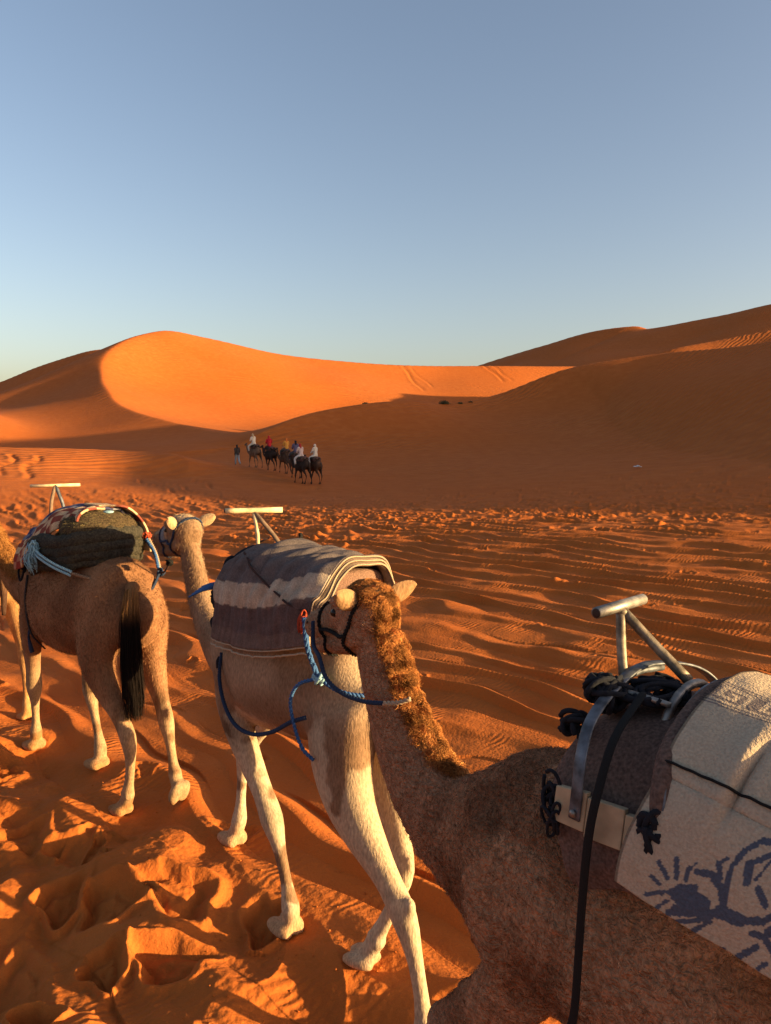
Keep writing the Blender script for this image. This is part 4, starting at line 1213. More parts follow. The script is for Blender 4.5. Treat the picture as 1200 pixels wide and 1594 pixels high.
# ---- middle camel: wooden handled saddle with striped blanket
def build_mid_tack():
    t = sub_root('camel_saddle', 'mid')
    tag(t, 'saddle with a pale peeled wood T handle, under the grey striped blanket', 'saddle')
    A = np.array((.40, .02, 2.285))
    # the crossbar is lashed on a little skew
    c, s = math.cos(R(26)), math.sin(R(26)); d = np.array((s, c, .0))
    g = Geo(); g.tube([A + d * .165, A + d * .05, A - d * .165], [.0165, .0155, .0165], 12, smooth=2); g.build('crossbar', M_POLE, t)
    g = Geo(); g.ball(A + d * .167, (.013, .004, .013), 10, 6); g.build('bar_end', M_DARKSKIN, t)
    g = Geo(); g.tube([A + (.0, .0, -.01), (.36, .02, 2.15), (.34, .03, 2.02)], .0125, 10, smooth=2); g.build('front_strut', M_POLE, t)
    g = Geo(); g.tube([A + (.0, .0, -.01), (.28, -.045, 2.14), (.20, -.075, 2.04)], .0135, 10, smooth=2); g.build('rear_strut', M_DARKWOOD, t)
    g = Geo(); g.tube([(.352, .022, 2.10), (.30, -.02, 2.13)], .005, 6); g.build('cross_wire', M_DARKCORD, t)
    g = Geo(); g.tube([(.08, -.10, 2.06), (.075, -.10, 2.15), (.085, -.10, 2.175)], .011, 8, smooth=3); g.build('rear_peg', M_BLACK, t)
    # felt core seen at the back under the blanket
    g = Geo(); P = [(-.30, 0, 1.93), (-.62, 0, 1.965)]
    th = np.linspace(0, 2 * math.pi, 40, endpoint=False); rows = []
    for x in (-.2, -.5, -.585, -.60):
        f = 1 if x > -.59 else .94
        y = .175 * f * np.sign(np.cos(th)) * np.abs(np.cos(th)) ** .55; z = 1.965 + .115 * f * np.sign(np.sin(th)) * np.abs(np.sin(th)) ** .6
        rows.append(np.stack([np.full(40, x), y, z], 1))
    G = np.array(rows); F = []
    for i in range(3):
        for j in range(40): F.append((i * 40 + j, i * 40 + (j + 1) % 40, (i + 1) * 40 + (j + 1) % 40, (i + 1) * 40 + j))
    F.append(tuple(range(120, 160))); F.append(tuple(range(39, -1, -1)))
    g.add(G.reshape(-1, 3), F); g.build('felt_core', M_FELTLIGHT, t)
    # black roll of cloth along the front edge
    g = Geo(); g.tube([(.30, .30, 1.62), (.315, .28, 1.75), (.33, .24, 1.88), (.335, .17, 2.0), (.33, .06, 2.055), (.32, -.08, 2.04), (.30, -.22, 1.92)], [.022, .03, .036, .04, .04, .036, .03], 12, smooth=6)
    tangle(g, (.335, .21, 1.95), (.03, .05, .08), 10, .010, 31)
    g.build('front_roll', M_BLACKCLOTH, t)
    g = Geo(); tangle(g, (.36, .30, 1.80), (.025, .02, .06), 8, .007, 32); tangle(g, (.33, .31, 1.66), (.03, .02, .05), 7, .007, 33); g.build('front_lashing', M_BLACKCLOTH, t)
    g = Geo()
    for k in range(5):
        g.tube([(.34 + .01 * k, .24, 1.90 - .01 * k), (.40, .30 + .012 * k, 1.885 - .008 * k), (.46, .33 + .02 * k, 1.86 - .012 * k)], .006, 6, smooth=3)
    g.build('blue_cord_end', M_BLUE, t)
    g = Geo(); g.tube([(.36, .26, 1.47), (.36, .285, 1.44), (.35, .29, 1.40)], .016, 8, smooth=3); g.build('girth_knot', M_BLACKCLOTH, t)

    def sec(x):
        u = (.32 - x) / .94           # 0 front 1 back
        bot = 1.60 + .17 * u ** 1.2 - .03 * math.sin(math.pi * u)
        top = 2.065 + .06 * smoothstep(0, .35, u)
        w = 1.0 - .14 * u + .05 * math.sin(math.pi * u)
        return [(.325 * w + .015, bot), (.325 * w, bot + .10), (.305 * w, (bot + top) / 2 + .02), (.265 * w, top - .13), (.205 * w, top - .035), (.10, top + .005), (-.02, top + .012), (-.12, top), (-.20 * w, top - .05), (-.25 * w, top - .16), (-.28 * w, top - .32)]
    def wr(D, A, V):
        w = .024 * noise2(D * 7 + A * 2.0, A * 2.5, 71) + .010 * noise2(D * 20 + A * 3, A * 5, 72)
        ridge = .012 * np.sin((D - A * .35) * 42 + 2 * noise2(D * 4, A * 4, 73)) * smoothstep(.05, .3, A) * (1 - smoothstep(.5, .75, A))
        dx = .018 * noise2(A * 5, D * 3, 74) 
        return w + ridge, dx
    purple = np.array([.125, .080, .066]); slate = np.array([.110, .086, .082]); cream = np.array([.37, .28, .205]); dark = np.array([.085, .055, .05])
    def colf(D, A, V):
        n = .012 * noise2(D * 9, A * 9, 75)
        a = A + n
        C = np.tile(purple, (len(D), 1))
        C[a > .33] = slate
        C[(a > .205 + .02 * D) & (a < .325 + .03 * D)] = cream
        C[(a < .205) & (a > .08)] = dark * 1.15
        C *= (1 + .22 * noise2(D * 40, A * 6, 76) + .15 * noise2(D * 5, A * 30, 77))[:, None]
        return C
    o, V = sheet('saddle_blanket', (.32, -.62), sec, 150, M_BLANKET, None, colf, .016, wr, nu=150)
    p = MID; 
    def place(q): q.location = p['root']; q.rotation_euler = (0, 0, R(90 + p['heading'])); q.scale = (p['S'],) * 3; return q
    place(o); tag(o, 'grey and cream striped wool blanket draped over the middle saddle', 'blanket')
    # folded rear layers: further hems just behind the first one
    for k, dx in enumerate((-.018, -.038)):
        P = V[-1].copy(); P[:, 0] += dx; 
        cen = np.array((P[0, 0], 0, 1.9)); P[:, 1:] = (P[:, 1:] - (0, 1.86)) * (1 - .055 * (k + 1)) + (0, 1.86)
        P[:, 0] += .008 * np.sin(np.arange(len(P)) * .13 + k)
        W = np.stack([P, P + np.array((.10, 0, 0))], 0)
        nv = W.shape[1]; i = np.arange(nv - 1)
        me = mesh_np('folded_layer', W.reshape(-1, 3), np.stack([i, i + 1, i + nv + 1, i + nv], -1))
        set_color(me, 'print', np.tile(np.array([.17, .115, .08]), (2 * nv, 1)))
        q = link('folded_layer', me, M_BLANKET, o); m = q.modifiers.new('t', 'SOLIDIFY'); m.thickness = .016; m.offset = 0
        r_ = Geo(); r_.tube(P[::4] + np.array((-.006, 0, 0)), .0042, 6, smooth=2); r_.build('fringe', M_FRINGE, q)
    for side, off in (('back', (-.006, 0, 0)), ('left', (0, .004, -.006))):
        H = hem(V, side)[::3] + np.array(off); r_ = Geo(); r_.tube(H, .0042, 6, smooth=2); r_.build('fringe', M_FRINGE, o)
    H = hem(V, 'left')[::3] + np.array((-.015, .012, -.03)); H = H + .008 * np.stack([noise2(np.arange(len(H)) * .5 + 3 * k, np.zeros(len(H)), k) for k in range(3)], 1)
    r_ = Geo(); r_.tube(H, .005, 6, smooth=2); r_.build('fringe', M_FRINGE, o)
    # red-brown cord from the front edge down to the rear corner
    nu, nv = V.shape[:2]
    C = [V[int(q * (nu - 1)), int((.47 - .33 * q) * (nv - 1))] + np.array((0, .012, .012)) for q in np.linspace(.0, .97, 9)]
    r_ = rope_geo(C, .0055, 2, .02); me = r_.mesh('tie_cord'); c_ = place(link('tie_cord', me, M_DARKCORD, None)); tag(c_, 'dark red cord tied diagonally across the striped blanket', 'cord')
    corner = C[-1]
    g = Geo(); tangle(g, corner + np.array((-.01, .01, -.03)), (.02, .015, .04), 9, .0045, 41); 
    for k in range(7): g.tube([corner + (0, .015, 0), corner + (-.012 + .006 * k, .022, -.04), corner + (-.02 + .008 * k, .02, -.09 - .006 * (k % 3))], .0035, 5, smooth=2)
    c2 = place(g.build('cord_tassel', M_REDCORD)); tag(c2, 'frayed orange red cord knot at the rear corner of the striped blanket', 'tassel')
    # crupper and loose ropes
    k0 = corner + np.array((-.03, .02, -.02))
    tail = np.array((-.86, .05, 1.56))
    knot = np.array((-.66, .26, 1.62))
    grp = sub_root('crupper_rope', 'mid'); tag(grp, 'blue crupper rope knotted between striped blanket and the camel tail', 'rope')
    rope('band', [k0, k0 * .5 + knot * .5 + (0, .02, 0), knot], .0125, M_BLUE, grp, 3, .09)
    rope('band', [k0 + (0, .0, -.015), k0 * .5 + knot * .5 + (0, .015, -.02), knot + (0, 0, -.01)], .010, M_BLUE, grp, 2, .06)
    rope('tail_loop', [knot, (-.76, .22, 1.58), (-.83, .14, 1.56), tail], .010, M_BLUE, grp)
    g = Geo(); tangle(g, knot, (.028, .022, .028), 9, .0075, 45); g.build('knot', M_PALEBLUE, grp)
    r1 = sub_root('girth_rope', 'mid'); tag(r1, 'slack dark blue rope looping under the flank of the striped blanket camel', 'rope')
    rope('loop', [(.31, .29, 1.50), (.26, .33, 1.38), (.14, .36, 1.27), (-.02, .375, 1.21), (-.2, .37, 1.22), (-.38, .355, 1.29), (-.52, .33, 1.38), (-.62, .31, 1.43)], .0105, M_NAVY, r1, 3, .05)
    rope('hanging_loop', [knot + (0, .01, 0), (-.58, .32, 1.58), (-.53, .335, 1.49), (-.56, .335, 1.38), (-.62, .33, 1.29), (-.67, .30, 1.24)], .009, M_BLUE, r1)
M_FELTLIGHT = plain('brown_felt', (.17, .095, .068), 1.0, .003, 140, var=.45)
M_BLANKET = mat_vcol('wool_blanket', 'print', .98, .003, 140, .2, .25)
build_mid_tack()

# ---- left camel: straw padded saddle under a checked blanket
def build_first_tack():
    t = sub_root('camel_saddle', 'first')
    tag(t, 'dark straw stuffed saddle with a thin T handle, on the black tailed camel', 'saddle')
    A = np.array((.46, .0, 2.275))
    c, s = math.cos(R(24)), math.sin(R(24)); d = np.array((s, c, .0))
    g = Geo(); g.tube([A + d * .185, A - d * .185], .0125, 10); g.build('crossbar', M_POLE, t)
    g = Geo(); g.tube([A, (.44, .045, 2.15), (.43, .06, 2.03)], .014, 8, smooth=2); g.build('front_strut', M_DARKWOOD, t)
    g = Geo(); g.tube([A, (.40, -.02, 2.15), (.36, -.03, 2.03)], .014, 8, smooth=2); g.build('rear_strut', M_STRAP, t)
    def ring(zoff=0.0, f=1.0):
        P = []
        for a in np.linspace(-200, 20, 26):
            P.append((-.08 + .47 * math.cos(R(a)) * -1, .0, 0))
        return P
    # two stuffed rolls along the flanks joined behind the hump
    for k, (dz, rr) in enumerate(((.01, .060), (-.055, .058), (-.115, .052), (-.165, .042))):
        g = Geo(); P = []
        for a in np.linspace(0, 180, 24):
            ca, sa = math.cos(R(a)), math.sin(R(a))
            P.append((-.25 - .27 * sa, .27 * ca, 1.90 + dz + .06 * sa))
        P = [(.30, .26, 1.80 + dz), (.12, .29, 1.86 + dz), (-.08, .29, 1.89 + dz)] + P + [(-.08, -.29, 1.89 + dz), (.12, -.29, 1.86 + dz), (.30, -.26, 1.80 + dz)]
        P = catmull(P, 3); n = len(P)
        g.tube(P, rr * (1 + .06 * noise2(np.linspace(0, 14, n), np.zeros(n), 8 + k)), 16); me = g.mesh('stuffed_roll')
        V = verts_of(me); V += normals_of(me) * (.016 * noise3ish(V, 12, 101) + .010 * noise3ish(V, 40, 104))[:, None]; me.vertices.foreach_set('co', V.astype(np.float32).ravel()); me.update()
        ro = link('stuffed_roll', me, M_DARKFELT, t)
        Vs, F, C = strands(me, 3500, .03, .0013, lambda P, r: mixc((.03, .028, .018), (.17, .13, .06), r.rand(len(P)) ** 2.5), seed=16 + k, flow=(.8, .2, -.2), lift=.10, curl=.2, segs=2, jitter=.4)
        hm = mesh_np('straw', Vs, F); set_color(hm, 'coat', C); q = link('straw', hm, M_HAIR, ro); q['kind'] = 'stuff'
    # rear cushion face
    g = Geo(); g.ball((-.28, 0, 2.0), (.27, .27, .14), 24, 14); me = g.mesh('rear_cushion'); V = verts_of(me); V += normals_of(me) * (.014 * noise3ish(V, 9, 107) + .006 * noise3ish(V, 45, 110))[:, None]; me.vertices.foreach_set('co', V.astype(np.float32).ravel())
    o = link('rear_cushion', me, M_STRAW, t)
    rs = np.random.RandomState(5)
    me.update()
    Vs, F, C = strands(me, 5000, .035, .0014, lambda P, r: mixc((.05, .045, .025), (.24, .18, .08), r.rand(len(P)) ** 2), seed=6, flow=(.3, .5, -.4), lift=.12, curl=.2, segs=2, jitter=.5)
    hm = mesh_np('straw', Vs, F); set_color(hm, 'coat', C); q = link('straw', hm, M_HAIR, o); q['kind'] = 'stuff'
    g = Geo(); g.ball((-.40, -.02, 2.125), (.05, .04, .012), 10, 6); g.build('blue_rag', M_PALEBLUE, t)
    def sec(x):
        u = (.42 - x) / .90
        top = 1.98 + .16 * smoothstep(0, .5, u)
        # the near side is thrown forward over the shoulder, the rear stays on top
        h = (1 - smoothstep(.15, .85, u))
        return [(.20 + .155 * h, top - .07 - .27 * h), (.19 + .15 * h, top - .05 - .2 * h), (.17 + .11 * h, top - .03 - .09 * h), (.13 + .06 * h, top - .01 - .02 * h), (.06, top + .005), (-.04, top + .005), (-.13, top - .02), (-.21, top - .07), (-.28, top - .17)]
    navy = np.array([.035, .035, .075]); cr = np.array([.50, .34, .20]); red = np.array([.26, .03, .02]); br = np.array([.20, .055, .038])
    def colf(D, A, V):
        i = np.floor(D / .062).astype(int); j = np.floor(A / .058).astype(int)
        C = np.where(((i + j) % 2 == 0)[:, None], cr, br)
        C[(j > 3) & ((i + j) % 2 == 1)] = navy * 1.3
        C[(j > 3) & ((i + j) % 2 == 0)] = np.array([.17, .16, .19])
        m = (np.mod(D, .062) < .010); C[m & (j < 3)] = C[m & (j < 3)] * .6 + red * .4
        C[(A < .1) & (D < .12)] = C[(A < .1) & (D < .12)] * .4 + red * .6
        return C * (1 + .18 * noise2(D * 60, A * 12, 78))[:, None]
    def wr(D, A, V):
        return .014 * noise2(D * 6, A * 5, 81) + .006 * np.sin(A * 60 + D * 8) * (A > .25) + .010 * np.sin(D * 40 + A * 9) * (A < .2), .03 * noise2(A * 4, D * 2, 82)
    p = FIRST
    def place(q): q.location = p['root']; q.rotation_euler = (0, 0, R(90 + p['heading'])); q.scale = (p['S'],) * 3; return q
    o, V = sheet('saddle_blanket', (.42, -.40), sec, 120, M_BLANKET, None, colf, .016, wr, nu=110)
    place(o); tag(o, 'red cream and navy checked blanket on the saddle at the left', 'blanket')
    # second strip: runs round the back of the cushion to the far side
    def sec2(x):
        return [(.02, 2.165), (-.05, 2.17), (-.13, 2.155), (-.20, 2.11), (-.265, 2.03), (-.30, 1.93), (-.315, 1.80)]
    def colf2(D, A, V):
        j = np.floor(A / .085).astype(int); C = np.where((j % 2 == 0)[:, None], cr, br); return C * (1 + .18 * noise2(D * 60, A * 12, 79))[:, None]
    o2, V2 = sheet('blanket_end', (-.22, -.46), sec2, 60, M_BLANKET, o, colf2, .014, lambda D, A, V: (.01 * noise2(D * 9, A * 7, 83), .12 * smoothstep(.12, 0, A)), nu=40)
    # black lashing at the shoulder, pale blue frayed rope over the flank, crupper ropes
    g = Geo(); tangle(g, (.40, .30, 1.70), (.035, .025, .075), 14, .008, 51); g.tube([(.40, .30, 1.72), (.43, .33, 1.62), (.40, .33, 1.55), (.36, .32, 1.62), (.38, .30, 1.72)], .009, 6, smooth=4); g.build('shoulder_lashing', M_BLACKCLOTH, t)
    r1 = sub_root('frayed_rope', 'first'); tag(r1, 'pale blue frayed rope tied at the side of the straw saddle', 'rope')
    g = Geo(); c0 = np.array((-.02, .37, 1.86)); tangle(g, c0, (.05, .025, .045), 16, .006, 53)
    rs = np.random.RandomState(3)
    for k in range(60):
        e = c0 + np.array((rs.normal(.0, .05), .012 + rs.rand() * .03, -.06 - .13 * rs.rand())); g.tube([c0 + rs.normal(0, .02, 3), (c0 + e) / 2 + rs.normal(0, .018, 3) + (0, .02, 0), e], .0026, 5, smooth=3)
    g.build('frayed_end', M_PALEBLUE, r1)
    rope('line', [c0, (-.14, .38, 1.83), (-.30, .345, 1.775), (-.45, .29, 1.73)], .010, M_PALEBLUE, r1); rope('line', [c0 + (0, 0, -.025), (-.14, .385, 1.805), (-.30, .35, 1.75), (-.45, .295, 1.705)], .010, M_PALEBLUE, r1)
    rope('line', [(-.45, .29, 1.72), (-.60, .2, 1.68), (-.75, .10, 1.62), (-.86, .05, 1.56)], .012, M_FURROPE, r1)
    r2 = sub_root('crupper_rope', 'first'); tag(r2, 'blue and white crupper ropes over the right hip of the black tailed camel', 'rope')
    rope('line', [(-.46, -.28, 1.90), (-.56, -.29, 1.80), (-.66, -.26, 1.70)], .013, M_BLUE, r2); rope('line', [(-.44, -.30, 1.92), (-.54, -.31, 1.80), (-.64, -.285, 1.69)], .011, M_FRINGE, r2)
    g = Geo(); tangle(g, (-.46, -.29, 1.93), (.025, .03, .03), 8, .006, 55); g.build('knot', M_REDCORD, r2)
    g = Geo(); tangle(g, (-.68, -.26, 1.68), (.028, .025, .03), 10, .006, 56); g.build('knot', M_NAVY, r2)
    rope('line', [(-.68, -.26, 1.68), (-.78, -.16, 1.62), (-.86, -.06, 1.56)], .010, M_NAVY, r2)
    g = Geo(); straps(g, [(.33, .30, 1.60), (.34, .325, 1.40), (.31, .31, 1.15), (.28, .22, 1.0)], .03, .006, (0, 1, 0)); g.build('girth_strap', M_BLACK, t)
    g = Geo(); g.tube([(.43, .27, 1.16), (.44, .28, 1.08), (.43, .27, .98), (.42, .265, .95)], [.008, .010, .018, .016], 8, smooth=4); g.build('hanging_strap', M_NAVY, t)
M_STRAW = plain('straw_stuffing', (.058, .038, .019), 1.0, .006, 90, var=.6)
M_FURROPE = plain('brown_rope', (.20, .12, .07), .95, .002, 200)
build_first_tack()

# ------------------------------------------------------------------ tails, halters, lead ropes
def hair_lock(name, paths, mat, parent, n, spread, r, cf, seed):
    """tail: bundle of long hairs following a centre path with growing spread"""
    rs = np.random.RandomState(seed); C = catmull(paths, 6); m = len(C)
    s = np.linspace(0, 1, m); g = []; F = []; col_ = []; off = 0
    T = np.gradient(C, axis=0); T /= np.linalg.norm(T, axis=1)[:, None]
    B = np.cross(T, (0.3, 1, 0.1)); B /= np.linalg.norm(B, axis=1)[:, None]; Q = np.cross(T, B)
    for i in range(n):
        a = rs.uniform(0, 2 * math.pi); rad = math.sqrt(rs.rand()); st = rs.randint(0, int(m * .55)); en = min(m, st + rs.randint(int(m * .35), int(m * .7)))
        if en - st < 4: continue
        ss = s[st:en]; w = np.interp(ss, *spread) * rad
        wob = rs.normal(0, .006, 2); k = np.linspace(0, 1, en - st)
        P = C[st:en] + (np.cos(a) * w + wob[0] * k * 2)[:, None] * B[st:en] + (np.sin(a) * w + wob[1] * k * 2)[:, None] * Q[st:en]
        tip = r * (1 - .8 * k)
        side = np.cross(T[st:en], rs.normal(size=3)); side /= np.linalg.norm(side, axis=1)[:, None]
        V = np.stack([P - side * tip[:, None], P + side * tip[:, None]], 1).reshape(-1, 3)
        g.append(V); q = np.arange(len(P) - 1) * 2 + off; F.append(np.stack([q, q + 1, q + 3, q + 2], 1)); off += len(V)
        c = cf(ss, rs); col_.append(np.repeat(c, 2, axis=0))
    me = mesh_np(name, np.vstack(g), np.vstack(F)); set_color(me, 'coat', np.vstack(col_))
    o = link(name, me, mat, parent); o['kind'] = 'stuff'; return o

def tail_core(p, pts, r, colours, parent):
    V, F = tube_np(catmull(pts, 5), np.interp(np.linspace(0, 1, (len(pts) - 1) * 5 + 1), np.linspace(0, 1, len(r)), r), 12)
    me = mesh_np('tail', V, F); C = mixc(colours[0], colours[1], smoothstep(.3, .7, (V[:, 2].max() - V[:, 2]) / np.ptp(V[:, 2]))); set_color(me, 'coat', C)
    return link('tail', me, M_COAT, parent)

# black tail
pts = [(-.82, .03, 1.63), (-.90, .08, 1.60), (-.945, .12, 1.48), (-.955, .13, 1.30), (-.95, .13, 1.10)]
body = CAMELS['first'][1]
tl = tail_core(FIRST, pts, [.05, .042, .036, .03, .02], ((.24, .11, .045), (.03, .015, .01)), body)
long_ = pts + [(-.95, .125, .92), (-.945, .12, .74)]
hair_lock('tail_hair', long_, M_HAIR, tl, 3800, ([0, .15, .35, .6, .85, 1], [.03, .045, .055, .065, .07, .05]), .0022,
          lambda s, rs: mixc((.30, .14, .05), (.012, .008, .007), smoothstep(.22, .42, s)) * rs.uniform(.6, 1.4), 9)
# cream tail flicked over the left hip
pts = [(-.80, .0, 1.60), (-.86, .04, 1.57), (-.90, .06, 1.46), (-.93, .05, 1.33), (-.94, .04, 1.2)]
body = CAMELS['mid'][1]
tl = tail_core(MID, pts, [.045, .036, .03, .022, .012], ((.50, .36, .22), (.42, .28, .17)), body)
hair_lock('tail_hair', pts + [(-.945, .03, 1.08)], M_HAIR, tl, 900, ([0, .2, .5, 1], [.03, .04, .045, .02]), .002,
          lambda s, rs: mixc((.58, .44, .28), (.30, .18, .10), smoothstep(.5, .8, s)) * rs.uniform(.6, 1.3), 10)
for key in ('near', 'zero'):
    p = dict(near=NEAR, zero=ZERO)[key]; body = CAMELS[key][1]
    pts = [(-.84, .0, 1.62), (-.93, .0, 1.60), (-.975, .01, 1.48), (-.985, .02, 1.30), (-.98, .03, 1.10)]
    tail_core(p, pts, [.05, .042, .036, .03, .02], ((.2, .1, .05), (.06, .03, .02)), body)

def head_pt(p, *q):
    M, h = camel_frame_head(p); return [M @ np.array(a, float) + h for a in q]

def halter(key, label, mat, r, jaw_mat=None, jaw=True):
    p = dict(near=NEAR, mid=MID, first=FIRST, zero=ZERO)[key]
    t = sub_root('halter', key); tag(t, label, 'halter')
    M, h = camel_frame_head(p); S_ = p.get('head_scale', 1.0); ax = M @ np.array((1., 0, 0)); up = M @ np.array((0, 0, 1.))
    def H(*q): return M @ np.array(q, float) + h
    rope('noseband', girdle(p, H(.255, 0, -.055), ax, up, .17 * S_, r * .8), r, mat, t)
    rope('poll_band', girdle(p, H(-.02, 0, -.01), M @ np.array((1., 0, .75)), M @ np.array((-.75, 0, 1.)), .24 * S_, r * .8), r, mat, t)
    for s in (-1, 1):
        rope('cheek_rope', snap(p, [H(.255, s * .08, -.06), H(.19, s * .09, -.062), (H(.12, s * .11, -.065)), H(.05, s * .12, -.058), H(0, s * .12, -.05)], r * .9), r, mat, t)
    return t
halter('near', 'black rope halter round the muzzle of the ginger maned camel', M_BLACK, .008)
halter('mid', 'dark blue grey halter on the small pale head of the tan camel', M_NAVY, .009)
halter('first', 'dark halter on the head at the left edge of the picture', M_BLACK, .009)

def world_of(key, pt):
    p = dict(near=NEAR, mid=MID, first=FIRST, zero=ZERO)[key]
    return L2W(p['root'], p['heading'], p['S'], [pt])[0]

# halter rope of the front camel: hangs from the nose, under the jaw and back round the neck
t = sub_root('neck_rope', 'near'); tag(t, 'dark blue rope looping from nose to mane of the ginger maned camel', 'rope')
hp = head_pt(NEAR, (.26, .078, -.02), (.24, .092, -.10))
rope('loop', [hp[0], hp[1], (1.46, .165, 1.86), (1.39, .185, 1.80), (1.30, .18, 1.765), (1.20, .155, 1.755), (1.12, .13, 1.765)], .0085, M_NAVY, t, 3, .04)
rope('rope_end', [(1.12, .13, 1.765), (1.06, .11, 1.78), (1.02, .09, 1.80)], .0085, M_FRINGE, t)

# lead ropes from each head to the saddle in front
def lead(a, b, sag, mat, label, r=.008):
    a = np.array(a); b = np.array(b); P = [a + (b - a) * u - np.array((0, 0, sag * 4 * u * (1 - u))) for u in np.linspace(0, 1, 7)]
    g = rope_geo(P, r, 3, .04); o = g.build('lead_rope', mat); tag(o, label, 'rope'); return o
nose_mid = world_of('mid', head_pt(MID, (.26, 0, -.165))[0])
hip_first = world_of('first', (-.69, -.26, 1.68))
lead(nose_mid, hip_first, .04, M_DARKCORD, 'short dark lead rope from the tan camel muzzle to the hip of the camel ahead')
g = Geo(); c = world_of('mid', head_pt(MID, (.19, .03, -.175))[0]); g.ball(c, (.03, .022, .022), 10, 8); tangle(g, c, (.03, .025, .025), 6, .006, 61)
o = g.build('rope_knot', M_BLACK); tag(o, 'black bundled knot hanging under the jaw of the tan camel', 'knot')

# blindfold-like grey cloth strap over the tan camel's nose
t = sub_root('nose_cloth', 'mid'); tag(t, 'grey blue cloth strip wrapped over the nose of the tan camel', 'cloth')
g = Geo(); M_, h_ = camel_frame_head(MID); rows = []
up_ = M_ @ np.array((0, 0, 1.)); ax_ = M_ @ np.array((1., 0, 0))
for x, dr in ((.155, .002), (.17, .007), (.195, .009), (.22, .009), (.24, .007), (.252, .002)):
    rows.append(girdle(MID, M_ @ np.array((x, 0, -.05)) + h_, ax_, up_, .18, dr + .003 * math.sin(x * 300), 30, -112, 112))
G_ = np.array(rows); nu, nv = 6, 30
i = np.arange(nu - 1)[:, None] * nv + np.arange(nv - 1)[None, :]
g.add(G_.reshape(-1, 3), [tuple(f) for f in np.stack([i, i + 1, i + nv + 1, i + nv], -1).reshape(-1, 4)])
o = g.build('cloth_strip', plain('grey_cloth', (.16, .18, .21), .95, .003, 120, var=.4), t); m = o.modifiers.new('t', 'SOLIDIFY'); m.thickness = .006
o.modifiers.new('s', 'SUBSURF').render_levels = 1

# ------------------------------------------------------------------ the far caravan
FAR = dict(neck=[(.5, 0, 1.38, .18, .29), (.74, 0, 1.34, .15, .25), (.95, .0, 1.32, .12, .20), (1.15, .0, 1.42, .10, .15), (1.28, .0, 1.60, .085, .125), (1.34, .0, 1.8, .078, .11), (1.37, 0, 1.96, .07, .10)],
    head=((1.42, 0, 2.08), 0, 5, 0), soft=6, smooth=2)
POSES = [dict(FL=[(.50, .16, 1.40), (.50, .19, 1.04), (.72, .13, .58), (.82, .1, .16), (.86, .11, .04)], FR=[(.50, -.16, 1.40), (.44, -.18, 1.04), (.27, -.12, .58), (.05, -.08, .15), (.02, -.04, .04)],
    HL=[(-.62, .16, 1.44), (-.50, .20, 1.06), (-.74, .14, .60), (-.55, .12, .17), (-.50, .14, .04)], HR=[(-.62, -.16, 1.44), (-.62, -.20, 1.06), (-.96, -.15, .62), (-1.02, -.13, .17), (-.98, -.13, .04)]),
  dict(FL=[(.50, .16, 1.40), (.44, .18, 1.04), (.40, .13, .58), (.30, .1, .16), (.33, .11, .04)], FR=[(.50, -.16, 1.40), (.50, -.19, 1.04), (.60, -.13, .60), (.64, -.1, .16), (.68, -.1, .04)],
    HL=[(-.62, .16, 1.44), (-.58, .20, 1.06), (-.90, .14, .62), (-.90, .12, .17), (-.86, .12, .04)], HR=[(-.62, -.16, 1.44), (-.52, -.20, 1.06), (-.80, -.15, .60), (-.66, -.13, .16), (-.60, -.13, .04)])]
far_mesh = []
for k, pose in enumerate(POSES):
    p = dict(FAR); p.update(pose); me = camel_body(p, .045); far_mesh.append(me)
def far_camel_mesh(k, rgb):
    me = far_mesh[k].copy(); V = verts_of(me)
    set_color(me, 'coat', mixc(np.array(rgb) * .8, np.array(rgb) * 1.2, smoothstep(-.4, .4, noise3ish(V, 3, 120)))); return me

def make_person_mesh(pose):
    """one continuous body; z up, x forward. pose: dict of joints"""
    g = Geo(); J = {k: np.array(v, float) for k, v in pose.items()}
    def t(pts, r, r2=None): g.tube([J[a] if isinstance(a, str) else a for a in pts], r, 12, ref=(0, 1, 0), rad2=r2, smooth=4)
    t(['pelvis', 'waist', 'chest', 'neckb'], [.155, .14, .165, .07], [.11, .10, .115, .06])
    t(['neckb', 'head0'], [.055, .05])
    gg = Geo(); gg.ball(J['head'], (.092, .076, .115), 16, 12); g.add(gg.V[0], gg.F)
    gg = Geo(); gg.ball(J['head'] + (.09, 0, -.01), (.022, .014, .022), 8, 6); g.add(gg.V[0], gg.F)          # nose
    for s, S in ((1, 'L'), (-1, 'R')):
        t(['neckb', 'sh' + S], [.07, .062]); t(['sh' + S, 'el' + S, 'wr' + S], [.055, .042, .028])
        w = J['wr' + S]; e = J['el' + S]; d = (w - e) / np.linalg.norm(w - e)
        g.tube([w, w + d * .05, w + d * .09], [.028, .040, .030], 10, ref=(0, 0, 1), rad2=[.02, .018, .014])
        sd = np.cross(d, (0, 0, 1)); sd = sd / (np.linalg.norm(sd) + 1e-6)
        for f in range(4):
            b = w + d * .085 + sd * (.027 - .018 * f); g.tube([b, b + d * .035 - (0, 0, .006), b + d * (.06 - .006 * abs(f - 1.5)) - np.array((0, 0, .02))], [.0095, .009, .007], 6)
        g.tube([w + d * .02 + sd * .03, w + d * .05 + sd * .055, w + d * .075 + sd * .055], [.012, .010, .008], 6)
        t(['hip' + S, 'kn' + S, 'an' + S], [.095, .062, .042]); f = J['an' + S]; g.tube([f + (-.05, 0, -.04), f + (.06, 0, -.055), f + (.17, 0, -.075)], [.035, .042, .03], 10, ref=(0, 1, 0), rad2=[.035, .032, .016], smooth=3)
    return remesh(np.vstack(g.V), g.F, .014, 2, .5)

